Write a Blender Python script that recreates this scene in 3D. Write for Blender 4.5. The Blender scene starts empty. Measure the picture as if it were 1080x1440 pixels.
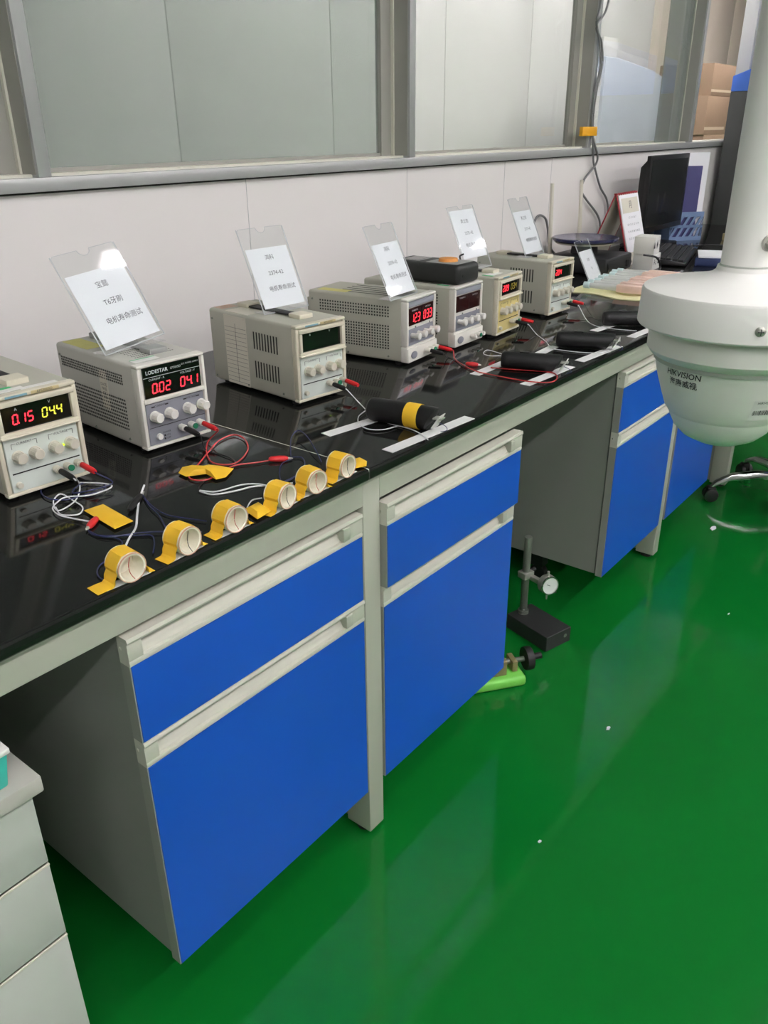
import bpy, math, random
from mathutils import Vector, Matrix
random.seed(7)
R=math.radians
SC=bpy.context.scene
COL=SC.collection
# ------------------------------------------------------------ camera, world, lights, exposure
cd=bpy.data.cameras.new('camera'); cam=bpy.data.objects.new('camera',cd); COL.objects.link(cam)
cd.sensor_fit='VERTICAL'; cd.sensor_height=36.0; cd.lens=1149.29/1440*36.0; cd.clip_start=0.02; cd.clip_end=60
def cam_basis(yaw,pitch,roll):
    fw=Vector((math.cos(yaw)*math.cos(pitch),math.sin(yaw)*math.cos(pitch),math.sin(pitch)))
    r=fw.cross(Vector((0,0,1))).normalized(); u=r.cross(fw)
    return r*math.cos(roll)+u*math.sin(roll), -r*math.sin(roll)+u*math.cos(roll), fw
cr,cu,cf=cam_basis(0.671498,-0.439202,-0.010750)
cam.matrix_world=Matrix(((cr.x,cu.x,-cf.x,-0.46055),(cr.y,cu.y,-cf.y,-0.77386),(cr.z,cu.z,-cf.z,1.28731),(0,0,0,1)))
SC.camera=cam
SC.view_settings.view_transform='Standard'; SC.view_settings.look='None'
SC.view_settings.gamma=1.0; SC.view_settings.use_curve_mapping=False
SC.view_settings.exposure=0.93
W=bpy.data.worlds.new('world'); SC.world=W; W.use_nodes=True
W.node_tree.nodes['Background'].inputs[0].default_value=(0.9,0.95,1.0,1); W.node_tree.nodes['Background'].inputs[1].default_value=0.3
TUBE_E=37.0      # ceiling tubes over the aisle
NEAR_E=16.5      # dimmer tubes of the row nearest the bench
FAR_E=55.0       # ceiling tubes of the room behind the glass
TUBE_ROWS=[(-.92,(0.0,2.40,4.6,6.8)),(-2.05,(-2.6,-1.1,.4,1.9,5.0,6.5)),(-4.3,(-2.6,-.6,1.4,3.4,5.4))]
FAR_ROWS=[(1.02,(2.6,4.1,5.6,7.4))]
# ------------------------------------------------------------ materials
def s2l(c): return tuple(((v/255)/12.92 if v/255<=.04045 else ((v/255+.055)/1.055)**2.4) for v in c)
M={}
def mat(name,rgb,rough=.5,metal=0,var=.04,scale=30,bump=0,bscale=200,emit=0,spec=.5,coat=0):
    m=bpy.data.materials.new(name); m.use_nodes=True; nt=m.node_tree; b=nt.nodes['Principled BSDF']
    c=s2l(rgb)
    b.inputs['Roughness'].default_value=rough; b.inputs['Metallic'].default_value=metal
    b.inputs['Specular IOR Level'].default_value=spec
    if coat: b.inputs['Coat Weight'].default_value=coat; b.inputs['Coat Roughness'].default_value=.05
    tc=nt.nodes.new('ShaderNodeTexCoord'); nz=nt.nodes.new('ShaderNodeTexNoise'); nz.inputs['Scale'].default_value=scale; nz.inputs['Detail'].default_value=3
    nt.links.new(tc.outputs['Object'],nz.inputs['Vector'])
    mx=nt.nodes.new('ShaderNodeMix'); mx.data_type='RGBA'
    mx.inputs['A'].default_value=(*[v*(1-var) for v in c],1); mx.inputs['B'].default_value=(*[min(1,v*(1+var)) for v in c],1)
    nt.links.new(nz.outputs['Fac'],mx.inputs['Factor']); nt.links.new(mx.outputs['Result'],b.inputs['Base Color'])
    if bump:
        n2=nt.nodes.new('ShaderNodeTexNoise'); n2.inputs['Scale'].default_value=bscale; n2.inputs['Detail'].default_value=4
        nt.links.new(tc.outputs['Object'],n2.inputs['Vector'])
        bp=nt.nodes.new('ShaderNodeBump'); bp.inputs['Strength'].default_value=bump; bp.inputs['Distance'].default_value=.002
        nt.links.new(n2.outputs['Fac'],bp.inputs['Height']); nt.links.new(bp.outputs['Normal'],b.inputs['Normal'])
    if emit:
        b.inputs['Emission Color'].default_value=(*c,1); b.inputs['Emission Strength'].default_value=emit
    M[name]=m; return m
def glassy(name,tint,gloss=.06,rough=.0,film=0.0,filmcol=(200,205,200)):
    "thin clear sheet: see-through, fresnel reflection, optional faint dusty film"
    m=bpy.data.materials.new(name); m.use_nodes=True; nt=m.node_tree; nt.nodes.clear()
    o=nt.nodes.new('ShaderNodeOutputMaterial'); t=nt.nodes.new('ShaderNodeBsdfTransparent'); g=nt.nodes.new('ShaderNodeBsdfGlossy'); d=nt.nodes.new('ShaderNodeBsdfDiffuse')
    nz=nt.nodes.new('ShaderNodeTexNoise'); nz.inputs['Scale'].default_value=3
    t.inputs[0].default_value=(*s2l(tint),1); g.inputs['Roughness'].default_value=rough; d.inputs[0].default_value=(*s2l(filmcol),1)
    lw=nt.nodes.new('ShaderNodeLayerWeight'); lw.inputs[0].default_value=.5
    pw=nt.nodes.new('ShaderNodeMath'); pw.operation='POWER'; pw.inputs[1].default_value=5.0; nt.links.new(lw.outputs['Facing'],pw.inputs[0])
    fr=nt.nodes.new('ShaderNodeMath'); fr.operation='MULTIPLY_ADD'; fr.inputs[1].default_value=.96; fr.inputs[2].default_value=.04; nt.links.new(pw.outputs[0],fr.inputs[0])
    a=nt.nodes.new('ShaderNodeMixShader'); b=nt.nodes.new('ShaderNodeMixShader')
    ml=nt.nodes.new('ShaderNodeMath'); ml.operation='MULTIPLY_ADD'; ml.inputs[1].default_value=film*.3; ml.inputs[2].default_value=film*.85
    nt.links.new(nz.outputs['Fac'],ml.inputs[0]); nt.links.new(ml.outputs[0],a.inputs[0])
    nt.links.new(t.outputs[0],a.inputs[1]); nt.links.new(d.outputs[0],a.inputs[2])
    nt.links.new(fr.outputs[0],b.inputs[0]); nt.links.new(a.outputs[0],b.inputs[1]); nt.links.new(g.outputs[0],b.inputs[2]); nt.links.new(b.outputs[0],o.inputs[0])
    M[name]=m; return m
# ------------------------------------------------------------ mesh helpers
class MB:
    def __init__(s): s.v=[]; s.f=[]
    def add(s,vs,fs):
        n=len(s.v); s.v+= [tuple(v) for v in vs]; s.f+=[tuple(i+n for i in f) for f in fs]; return s
    def box(s,x0,x1,y0,y1,z0,z1,mx=None):
        vs=[Vector((x,y,z)) for z in (z0,z1) for y in (y0,y1) for x in (x0,x1)]
        if mx is not None: vs=[mx@v for v in vs]
        return s.add(vs,[(0,2,3,1),(4,5,7,6),(0,1,5,4),(2,6,7,3),(0,4,6,2),(1,3,7,5)])
    def prism(s,poly,a0,a1,axis='x',mx=None):
        "closed polygon extruded along axis; poly in the other two axes (order y,z / x,z / x,y)"
        n=len(poly)
        def P(p,a):
            v={'x':Vector((a,p[0],p[1])),'y':Vector((p[0],a,p[1])),'z':Vector((p[0],p[1],a))}[axis]
            return mx@v if mx is not None else v
        vs=[P(p,a0) for p in poly]+[P(p,a1) for p in poly]
        return s.add(vs,[tuple(range(n))[::-1],tuple(range(n,2*n))]+[(i,(i+1)%n,n+(i+1)%n,n+i) for i in range(n)])
    def lathe(s,prof,n=24,mx=None,caps=True):
        "prof: (r,z) list, around z"
        vs=[];k=len(prof)
        for r,z in prof:
            for i in range(n):
                a=2*math.pi*i/n; v=Vector((r*math.cos(a),r*math.sin(a),z)); vs.append(mx@v if mx is not None else v)
        fs=[(j*n+i,j*n+(i+1)%n,(j+1)*n+(i+1)%n,(j+1)*n+i) for j in range(k-1) for i in range(n)]
        if caps: fs+=[tuple(range(n))[::-1],tuple((k-1)*n+i for i in range(n))]
        return s.add(vs,fs)
    def cyl(s,p0,p1,r0,r1=None,n=14):
        p0=Vector(p0);p1=Vector(p1);d=p1-p0; r1=r0 if r1 is None else r1
        q=d.to_track_quat('Z','Y').to_matrix().to_4x4(); q.translation=p0
        return s.lathe([(r0,0),(r1,d.length)],n,q)
    def rod(s,prof,p0,p1,n=14):
        "lathe profile (r,t) with t 0..1 along p0->p1"
        p0=Vector(p0);p1=Vector(p1);d=p1-p0;L=d.length
        q=d.to_track_quat('Z','Y').to_matrix().to_4x4(); q.translation=p0
        return s.lathe([(r,t*L) for r,t in prof],n,q)
    def tube(s,pts,r,n=6,sub=6,smooth=True):
        P=[Vector(p) for p in pts]
        if smooth and len(P)>2:
            Q=[]
            for i in range(len(P)-1):
                a=P[max(i-1,0)];b=P[i];c=P[i+1];d=P[min(i+2,len(P)-1)]
                for k in range(sub):
                    t=k/sub; Q.append(.5*((2*b)+(c-a)*t+(2*a-5*b+4*c-d)*t*t+(3*b-a-3*c+d)*t**3))
            P=Q+[P[-1]]
        up=Vector((0,0,1)); vs=[]
        for i,p in enumerate(P):
            t=(P[min(i+1,len(P)-1)]-P[max(i-1,0)]).normalized()
            a=t.cross(up)
            if a.length<1e-3: a=t.cross(Vector((0,1,0)))
            a.normalize(); b=a.cross(t); 
            for k in range(n):
                w=2*math.pi*k/n; vs.append(p+a*(r*math.cos(w))+b*(r*math.sin(w)))
        m=len(P)
        fs=[(j*n+i,j*n+(i+1)%n,(j+1)*n+(i+1)%n,(j+1)*n+i) for j in range(m-1) for i in range(n)]
        fs+=[tuple(range(n))[::-1],tuple((m-1)*n+i for i in range(n))]
        return s.add(vs,fs)
    def ribbon(s,pts,width_vec,th):
        "sheet strip following pts (Vectors), width vector, thickness along local normal"
        P=[Vector(p) for p in pts]; w=Vector(width_vec); vs=[]
        for i,p in enumerate(P):
            t=(P[min(i+1,len(P)-1)]-P[max(i-1,0)]).normalized(); nrm=w.cross(t).normalized()*th
            if nrm.z<0 and abs(nrm.z)>1e-9 and False: nrm=-nrm
            vs+=[p,p+w,p+w+nrm,p+nrm]
        m=len(P); fs=[]
        for j in range(m-1):
            for k in range(4): fs.append((j*4+k,j*4+(k+1)%4,(j+1)*4+(k+1)%4,(j+1)*4+k))
        fs+=[(3,2,1,0),tuple((m-1)*4+k for k in range(4))]
        return s.add(vs,fs)
    def mesh(s,name,material,bevel=0,seg=2):
        me=bpy.data.meshes.new(name); me.from_pydata(s.v,[],s.f); me.update()
        import bmesh
        bm=bmesh.new(); bm.from_mesh(me)
        if bevel:
            es=[e for e in bm.edges if len(e.link_faces)==2 and e.calc_face_angle(0)>R(28)]
            bmesh.ops.bevel(bm,geom=es,offset=bevel,offset_type='OFFSET',segments=seg,profile=.5,affect='EDGES',clamp_overlap=True)
        bmesh.ops.recalc_face_normals(bm,faces=bm.faces)
        bm.to_mesh(me); bm.free()
        for p in me.polygons: p.use_smooth=True
        me.set_sharp_from_angle(angle=R(32))
        me.materials.append(M[material] if isinstance(material,str) else material)
        return me
    def build(s,name,material,parent=None,bevel=0,seg=2,loc=None,rotz=0):
        return link(name,s.mesh(name,material,bevel,seg),parent,loc,rotz)
def link(name,me,parent=None,loc=None,rotz=0):
    o=bpy.data.objects.new(name,me); COL.objects.link(o)
    if parent is not None: o.parent=parent
    if loc is not None: o.location=loc
    if rotz: o.rotation_euler=(0,0,rotz)
    return o
def tag(o,label=None,cat=None,group=None,kind=None):
    if label: o['label']=label
    if cat: o['category']=cat
    if group: o['group']=group
    if kind: o['kind']=kind
    return o
def thing(name,label,cat,loc=(0,0,0),rotz=0,group=None):
    o=bpy.data.objects.new(name,None); COL.objects.link(o); o.empty_display_size=.03
    o.location=loc; o.rotation_euler=(0,0,rotz)
    return tag(o,label,cat,group)
def struct(o,label=None,cat=None): return tag(o,label,cat,None,'structure')
def bx(name,material,parent,x0,x1,y0,y1,z0,z1,bevel=0,seg=2):
    return MB().box(x0,x1,y0,y1,z0,z1).build(name,material,parent,bevel,seg)
def text(name,body,size,material,parent,mx,align='CENTER',shear=0,sx=1,bold=0):
    c=bpy.data.curves.new(name,'FONT'); c.body=body; c.size=size; c.align_x=align; c.align_y='CENTER'; c.shear=shear; c.resolution_u=2
    if bold: c.offset=bold
    t=bpy.data.objects.new(name,c); COL.objects.link(t)
    dg=bpy.context.evaluated_depsgraph_get(); me=bpy.data.meshes.new_from_object(t.evaluated_get(dg))
    bpy.data.objects.remove(t); bpy.data.curves.remove(c)
    me.transform(mx@Matrix.Diagonal((sx,1,1,1))); me.materials.clear(); me.materials.append(M[material])
    o=link(name,me,parent); return o
def face_mx(x,y,z):      # text on a vertical face looking towards -y
    return Matrix.Translation((x,y,z))@Matrix.Rotation(R(90),4,'X')
D={
 'w1a':[(0.162,0.337),(0.145,0.295),(0.115,0.256),(0.089,0.240),(0.073,0.241),(0.088,0.274),(0.109,0.289),(0.107,0.258),(0.102,0.223),(0.086,0.205),(0.073,0.214),(0.069,0.227),(0.078,0.252)],
 'w1b':[(0.147,0.301),(0.165,0.273),(0.171,0.251),(0.157,0.243),(0.128,0.246),(0.106,0.267),(0.086,0.261),(0.070,0.246),(0.064,0.219),(0.070,0.192),(0.078,0.167)],
 'b1':[(0.140,0.329),(0.109,0.333),(0.092,0.312),(0.088,0.283),(0.102,0.260),(0.128,0.255),(0.153,0.247),(0.168,0.264),(0.161,0.286),(0.145,0.295),(0.121,0.273)],
 'clip1':[(0.089,0.167),(0.060,0.150)],
 'b1a':[(0.061,0.146),(0.060,0.130),(0.071,0.104),(0.068,0.081),(0.041,0.062),(0.014,0.052),(-0.001,0.034),(-0.004,0.015)],
 'b1b':[(0.061,0.146),(0.062,0.123),(0.091,0.085),(0.104,0.069),(0.095,0.050),(0.074,0.025)],
 'b1c':[(0.061,0.146),(0.064,0.110),(0.101,0.083),(0.138,0.041),(0.150,0.021)],
 'w_up':[(0.191,0.197),(0.167,0.178),(0.135,0.140),(0.106,0.104),(0.080,0.083),(0.062,0.066),(0.052,0.051)],
 'b_up2':[(0.178,0.185),(0.160,0.146),(0.148,0.108),(0.130,0.072),(0.121,0.056)],
 'b_up3':[(0.178,0.185),(0.163,0.143),(0.157,0.103),(0.166,0.072),(0.177,0.043)],
 'clipk':[(0.187,0.194),(0.131,0.153)],
 'tapeA':[(0.094,0.206),(0.123,0.203),(0.115,0.122),(0.085,0.121)],
 'tapeB':[(0.264,0.210),(0.283,0.224),(0.299,0.194),(0.315,0.187),(0.328,0.154),(0.297,0.138),(0.282,0.143),(0.288,0.173),(0.262,0.189)],
 'r2a':[(0.428,0.322),(0.385,0.282),(0.344,0.236),(0.326,0.197),(0.346,0.171),(0.398,0.197),(0.433,0.242),(0.436,0.274),(0.402,0.272),(0.360,0.248),(0.311,0.217),(0.270,0.192),(0.261,0.171),(0.275,0.154),(0.309,0.160),(0.339,0.164),(0.368,0.146),(0.387,0.136)],
 'k2':[(0.374,0.314),(0.359,0.255),(0.361,0.214),(0.354,0.180),(0.326,0.157),(0.301,0.152),(0.286,0.162),(0.255,0.148),(0.240,0.132)],
 'clip2':[(0.387,0.136),(0.417,0.111)],
 'w45a':[(0.240,0.132),(0.244,0.106),(0.272,0.090),(0.299,0.081),(0.317,0.065),(0.335,0.050),(0.345,0.042)],
 'w45b':[(0.239,0.130),(0.252,0.107),(0.291,0.096),(0.309,0.076),(0.310,0.048),(0.295,0.051)],
 'w4c':[(0.278,0.039),(0.264,0.045),(0.241,0.031),(0.229,0.016)],
 'b2a':[(0.416,0.113),(0.391,0.111),(0.355,0.080),(0.338,0.056),(0.359,0.055)],
 'b2b':[(0.421,0.118),(0.429,0.102),(0.408,0.077),(0.371,0.058),(0.341,0.056)],
 'b2c':[(0.420,0.119),(0.471,0.167),(0.499,0.177),(0.487,0.145),(0.456,0.097),(0.434,0.064)],
 'w3a':[(0.732,0.261),(0.712,0.217),(0.677,0.162),(0.651,0.099),(0.649,0.050),(0.638,0.015),(0.622,-0.012)],
 'w3b':[(0.643,0.071),(0.613,0.080),(0.600,0.104),(0.614,0.136),(0.645,0.162),(0.678,0.173),(0.710,0.183)],
 'r4a':[(1.125,0.301),(1.097,0.250),(1.062,0.203),(1.036,0.149),(1.032,0.097),(1.034,0.029),(1.053,-0.015),(1.092,-0.013),(1.125,0.017),(1.108,0.070),(1.091,0.113),(1.082,0.145),(1.085,0.171)],
 'clip4':[(1.070,0.203),(1.085,0.171)],
 'k4':[(1.113,0.317),(1.104,0.274),(1.092,0.236),(1.075,0.206)],
 'w4loop':[(1.195,0.171),(1.210,0.207),(1.215,0.236),(1.181,0.225),(1.173,0.201),(1.191,0.177)],
 'w6':[(1.481,0.275),(1.429,0.219),(1.374,0.163),(1.323,0.122),(1.319,0.092),(1.325,0.049),(1.343,0.012),(1.378,-0.001)],
 'k6':[(1.486,0.282),(1.435,0.212),(1.342,0.132)],
 'w7':[(1.751,0.263),(1.661,0.191),(1.609,0.140),(1.602,0.092),(1.616,0.029)],
 'k7':[(1.796,0.272),(1.720,0.205),(1.683,0.160),(1.717,0.160)],
 'tapes':[(-0.038,-0.031),(0.054,-0.015),(0.132,-0.026),(0.204,-0.036),(0.302,-0.025),(0.466,-0.005)],
}
# ------------------------------------------------------------ material list
mat('wall_paint',(226,223,219),.6,var=.025,scale=4,bump=.05,bscale=60)
mat('ceiling_paint',(196,196,194),.8)
mat('wall_dim',(158,157,154),.7)
mat('panel_white',(222,222,217),.35,var=.02,scale=2)
mat('panel_beige',(206,196,180),.35,var=.03,scale=2)
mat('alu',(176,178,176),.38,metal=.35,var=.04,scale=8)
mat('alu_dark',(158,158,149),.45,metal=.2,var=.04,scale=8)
mat('sealant',(205,205,190),.5)
glassy('glass',(232,234,232),film=.10,filmcol=(204,206,204))
glassy('glass_frosty',(214,219,215),film=.28,filmcol=(186,192,187))
glassy('acrylic',(253,254,254),film=.015,filmcol=(240,243,245),rough=.03)
glassy('acrylic_edge',(235,238,240),film=.65,filmcol=(240,242,244),rough=.05)
mat('floor_line',(20,110,50),.2)
mat('worktop',(22,23,22),.075,var=.25,scale=25,bump=.015,bscale=25,spec=.55)
mat('frame_beige',(178,181,166),.42,var=.02,scale=6)
mat('rail_beige',(205,204,190),.4,var=.015,scale=6)
mat('carcass',(138,141,133),.45,var=.03,scale=6)
mat('front_edge',(150,152,143),.45,var=.03)
mat('blue_front',(22,82,186),.38,var=.03,scale=5,bump=.02,bscale=400)
mat('caster_black',(28,28,29),.45)
mat('chrome',(215,215,215),.12,metal=1,var=.02)
mat('steel',(180,180,172),.3,metal=.55,var=.05)
mat('dark_steel',(120,126,116),.36,metal=.45,var=.08,scale=40)
mat('ps_case',(176,176,161),.5,var=.02,scale=12)
mat('ps_case_light',(186,186,176),.5,var=.02,scale=12)
mat('ps_bezel',(208,203,182),.45,var=.02)
mat('ps_bezel_white',(222,220,210),.45,var=.02)
mat('ps_panel_green',(204,213,204),.5,var=.015)
mat('ps_panel_yellow',(205,190,125),.5,var=.02)
mat('ps_panel_grey',(128,130,138),.5,var=.02)
mat('ps_strip_grey',(140,144,152),.5,var=.02)
mat('display_black',(10,10,10),.12,var=.1)
mat('display_red',(46,16,15),.12,var=.1)
mat('seg_red',(255,45,60),.5,emit=1.05)
mat('seg_yellow',(215,208,62),.5,emit=.5)
mat('seg_dim',(150,135,40),.5,emit=.12)
mat('led_green',(190,240,20),.4,emit=1.0)
mat('knob_beige',(200,197,180),.45,var=.03)
mat('knob_white',(222,221,214),.45,var=.03)
mat('print_dark',(70,72,72),.6)
mat('print_black',(22,22,22),.6)
mat('print_white',(200,205,205),.6)
mat('print_blue',(120,160,172),.6)
mat('vent_dark',(34,36,33),.7)
mat('label_white',(224,224,218),.6,var=.02)
mat('label_cream',(214,210,194),.6,var=.02)
mat('label_yellow',(210,205,120),.6,var=.06)
mat('label_green',(60,175,110),.6)
mat('label_gold',(196,180,135),.5)
mat('rubber_black',(22,22,22),.55)
mat('plug_red',(205,38,42),.4,var=.05)
mat('plug_green',(30,120,85),.4)
mat('wire_white',(224,225,226),.4)
mat('wire_red',(190,45,48),.4)
mat('wire_blue',(30,36,84),.42)
mat('wire_black',(20,20,21),.45)
mat('wire_grey',(112,114,113),.5)
mat('tape_yellow',(240,192,45),.55,var=.06,scale=60,bump=.1,bscale=120)
mat('tape_orange',(228,165,25),.5,var=.05)
mat('foam_white',(236,230,210),.75,var=.05,scale=120,bump=.25,bscale=300)
mat('copper_pink',(205,160,135),.5)
mat('paper',(238,238,241),.7,var=.015)
mat('paper_strip',(228,228,226),.7,var=.03)
mat('paper_blueish',(246,247,250),.7,var=.01)
mat('ink',(88,90,98),.8)
mat('ink_dark',(40,42,45),.7)
mat('foam_black',(13,13,14),.5,var=.2,scale=90,bump=.15,bscale=400)
mat('meter_black',(34,36,34),.5,var=.08)
mat('meter_orange',(225,150,70),.5,var=.15,scale=150)
mat('meter_grey',(150,152,148),.5)
mat('monitor_black',(22,22,23),.32,var=.05)
mat('screen_off',(17,18,20),.22,var=.05,coat=.2)
mat('key_black',(34,35,36),.5)
mat('calendar_red',(160,45,55),.5)
mat('holder_blue',(112,135,170),.42,var=.02)
mat('folder_navy',(66,64,112),.55,var=.03)
mat('notebook_blue',(52,66,108),.5)
mat('violet',(96,64,150),.5)
mat('teal_card',(62,105,130),.5)
mat('scale_navy',(44,46,82),.18,var=.05)
mat('scale_black',(30,31,34),.45)
mat('cloth_yellow',(240,236,186),.8,var=.05,scale=40,bump=.3,bscale=60)
mat('pink',(236,205,190),.5,var=.06,scale=60)
mat('pale_teal',(200,222,222),.4)
glassy('clear_plastic',(240,244,244),film=.6,filmcol=(240,243,241),rough=.1)
mat('dome_white',(232,232,226),.45,var=.012,scale=5)
mat('dome_cover',(232,233,224),.4,var=.012,scale=5)
mat('dome_seal',(170,176,166),.55)
mat('granite',(40,41,41),.5,var=.25,scale=160)
mat('gauge_face',(215,220,215),.35)
mat('vise_green',(120,205,85),.42,var=.06)
mat('vise_brass',(150,138,98),.45,metal=.4,var=.12,scale=60)
mat('pedestal_grey',(186,191,182),.5,var=.04,scale=10)
mat('pedestal_top',(178,178,168),.6,var=.14,scale=14)
mat('teal_plastic',(60,175,160),.4)
mat('machine_dark',(54,56,54),.55,var=.08,scale=40)
mat('machine_blue',(62,108,200),.45)
mat('machine_pale',(186,194,204),.5)
mat('cardboard',(142,119,96),.75,var=.06,scale=15)
mat('box_tape',(196,178,150),.4)
mat('chair_fabric',(32,33,35),.85,bump=.2,bscale=500)
mat('tube_light',(255,249,254),.5,emit=TUBE_E)
mat('near_tube_light',(255,249,254),.5,emit=NEAR_E)
mat('far_tube_light',(255,247,252),.5,emit=FAR_E)
mat('fixture_white',(235,235,232),.5)
# green epoxy floor
def floor_mat():
    m=bpy.data.materials.new('green_epoxy'); m.use_nodes=True; nt=m.node_tree; b=nt.nodes['Principled BSDF']
    tc=nt.nodes.new('ShaderNodeTexCoord')
    n=nt.nodes.new('ShaderNodeTexNoise'); n.inputs['Scale'].default_value=1.7; n.inputs['Detail'].default_value=4
    nt.links.new(tc.outputs['Object'],n.inputs['Vector'])
    r=nt.nodes.new('ShaderNodeValToRGB'); r.color_ramp.elements[0].color=(*s2l((10,100,32)),1); r.color_ramp.elements[1].color=(*s2l((14,114,40)),1)
    nt.links.new(n.outputs['Fac'],r.inputs[0]); nt.links.new(r.outputs[0],b.inputs['Base Color'])
    w=nt.nodes.new('ShaderNodeTexNoise'); w.inputs['Scale'].default_value=9; w.inputs['Detail'].default_value=2
    nt.links.new(tc.outputs['Object'],w.inputs['Vector'])
    bp=nt.nodes.new('ShaderNodeBump'); bp.inputs['Strength'].default_value=.035; bp.inputs['Distance'].default_value=.01
    nt.links.new(w.outputs['Fac'],bp.inputs['Height']); nt.links.new(bp.outputs['Normal'],b.inputs['Normal'])
    b.inputs['Roughness'].default_value=.09; b.inputs['Specular IOR Level'].default_value=.4
    M['green_epoxy']=m
floor_mat()
# ------------------------------------------------------------ the room
YW=.78
struct(bx('floor','green_epoxy',None,-3.2,9.6,-5.4,2.4,-.06,0),'glossy green epoxy floor','floor')
struct(bx('ceiling','ceiling_paint',None,-3.2,9.6,-5.4,2.4,2.85,2.9),'white ceiling','ceiling')
wb=struct(bx('wall_back','wall_paint',None,-3.2,9.6,YW,YW+.08,0,1.184),'white painted low wall under the window band','wall')
struct(bx('wall_front','wall_dim',None,-3.2,9.6,-5.48,-5.4,0,2.9),'plain wall behind the camera','wall')
struct(bx('wall_left','wall_dim',None,-3.28,-3.2,-5.4,2.4,0,2.9),'plain end wall','wall')
struct(bx('wall_right','wall_dim',None,9.6,9.68,-5.4,2.4,0,2.9),'plain far end wall','wall')
# panel-board seams of the low wall
for x in (.27,.98,1.62,2.18,2.52):
    bx('panel_seam','alu',wb,x-.0007,x+.0007,YW-.0006,YW,.8,1.184)
# window band: sill rail, mullions, head
tr=struct(bx('trim_1','alu',None,-3.2,9.6,YW-.018,YW+.07,1.184,1.209,.002),'grey aluminium sill rail along the window band','sill')
bx('sill_lip','sealant',tr,-3.2,9.6,YW+.005,YW+.05,1.209,1.2145)
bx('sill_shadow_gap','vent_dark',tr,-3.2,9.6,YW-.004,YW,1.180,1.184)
struct(bx('trim_2','alu',None,-3.2,9.6,YW-.018,YW+.07,2.15,2.85),'unseen grey aluminium window head, lowered to block far tube glare','trim')  # out of view; brought down low so it blocks glare from the far tubes
MULL=[(-.72,-.69),(.441,.468),(1.609,1.637),(2.772,2.800),(3.905,3.934),(4.66,4.76)]
for i,(a,b) in enumerate(MULL):
    t=struct(bx('trim_%d'%(i+3),'alu',None,a,b,YW-.018,YW+.052,1.209,2.15,.0015),'grey aluminium window mullion','mullion')
    if i<5:
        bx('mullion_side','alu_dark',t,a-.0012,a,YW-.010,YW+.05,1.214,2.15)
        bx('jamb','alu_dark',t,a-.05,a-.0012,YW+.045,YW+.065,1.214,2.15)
        bx('jamb_bead','sealant',t,a-.006,a-.0012,YW+.036,YW+.045,1.2145,2.15)
edges=[-3.2]+[v for ab in MULL for v in ab]+[9.6]
for i in range(len(MULL)+1):
    a,b=edges[2*i],edges[2*i+1]
    if i==5:      # open sliding bay: second sash only partly drawn
        b2=a+.10
        w=struct(bx('window_%d'%(i+1),'alu',None,a,a+.018,YW+.03,YW+.05,1.2145,2.15),'narrow grey edge of the opened sliding sash','window')
        continue
    w=struct(bx('window_%d'%(i+1),'alu_dark',None,a,b,YW+.05,YW+.066,1.2145,1.222),'fixed window pane between mullions','window')
    bx('pane','glass_frosty' if i<3 else 'glass',w,a,b,YW+.056,YW+.060,1.222,2.15)
# sliding sash stile with smeared sealant in the fourth bay
st=struct(bx('trim_9','glass_frosty',None,3.60,3.905,YW+.038,YW+.043,1.2145,2.15),'milky strip of a second sliding pane beside the mullion','window')
# the room behind the glass: white sandwich panels, each a board with a joint
fw=struct(bx('wall_far','alu_dark',None,-3.2,9.6,2.36,2.4,0,2.85),'back wall of the room behind the glass','wall')
PW=1.012; x=2.052-6*PW
while x<9.6:
    bx('panel','panel_white' if x<6.2 else 'panel_beige',fw,max(x,-3.2)+.003,min(x+PW,9.6)-.003,2.335,2.36,0,2.85,.002)
    x+=PW
# ceiling tubes
def fixture(x,y,m,label,group):
    t=thing('ceiling_light',label,'ceiling light',(x,y,2.85),0,group)
    MB().prism([(-.06,0),(.06,0),(.045,-.035),(-.045,-.035)],-.62,.62,'x').build('housing','fixture_white',t)
    for s in (-.024,.024): MB().cyl((-.6,s,-.05),(.6,s,-.05),.013,n=10).build('tube',m,t)
for y,xs in TUBE_ROWS:
    for x in xs: fixture(x,y,'near_tube_light' if y>-1 else 'tube_light','twin tube ceiling light over the aisle','ceiling lights of the lab')
for y,xs in FAR_ROWS:
    for x in xs: fixture(x,y,'far_tube_light','twin tube ceiling light behind the glass','ceiling lights behind the glass')
# ------------------------------------------------------------ bench
T=.80; YF=-.012
def slab(name,x0,x1,label):
    pr=[(YF+.002,.7805),(YF,.783),(YF,.795),(YF+.0015,.7985),(YF+.005,.80),(YW-.001,.80),(YW-.001,.7805)]
    o=MB().prism(pr,x0,x1,'x').build(name,'worktop'); tag(o,label,'worktop'); return o
slab('worktop',-1.4,.4615,'black worktop slab under the yellow taped rings')
w2=slab('worktop',.4640,2.70,'long black worktop slab carrying the black foam cylinders')
slab('worktop',2.702,4.28,'black worktop slab under the monitor and keyboard')
bx('seam_filler','sealant',w2,.4615,.4640,YF+.002,YW-.002,.781,.7996)
YP=.004
LEGS=[(-1.15,-1.107),(.4640,.5072),(1.9297,1.9690),(2.655,2.70),(4.2,4.243)]
fr=thing('lab_bench','beige steel frame of legs and apron rails under the black worktop','bench frame',(0,YP,0))
for a,b in LEGS:
    t=bx('leg','frame_beige',fr,a,b,0,.06,.012,.7800,.002)
    bx('side_plate','carcass',t,a+.004,b-.004,.06,.60,.02,.7195)
    bx('rear_post','frame_beige',t,a,b,.60,.66,.012,.7800,.002)
    for y in (.03,.63): MB().cyl(((a+b)/2,y,0),((a+b)/2,y,.014),.018,n=12).build('foot','rubber_black',t)
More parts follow.
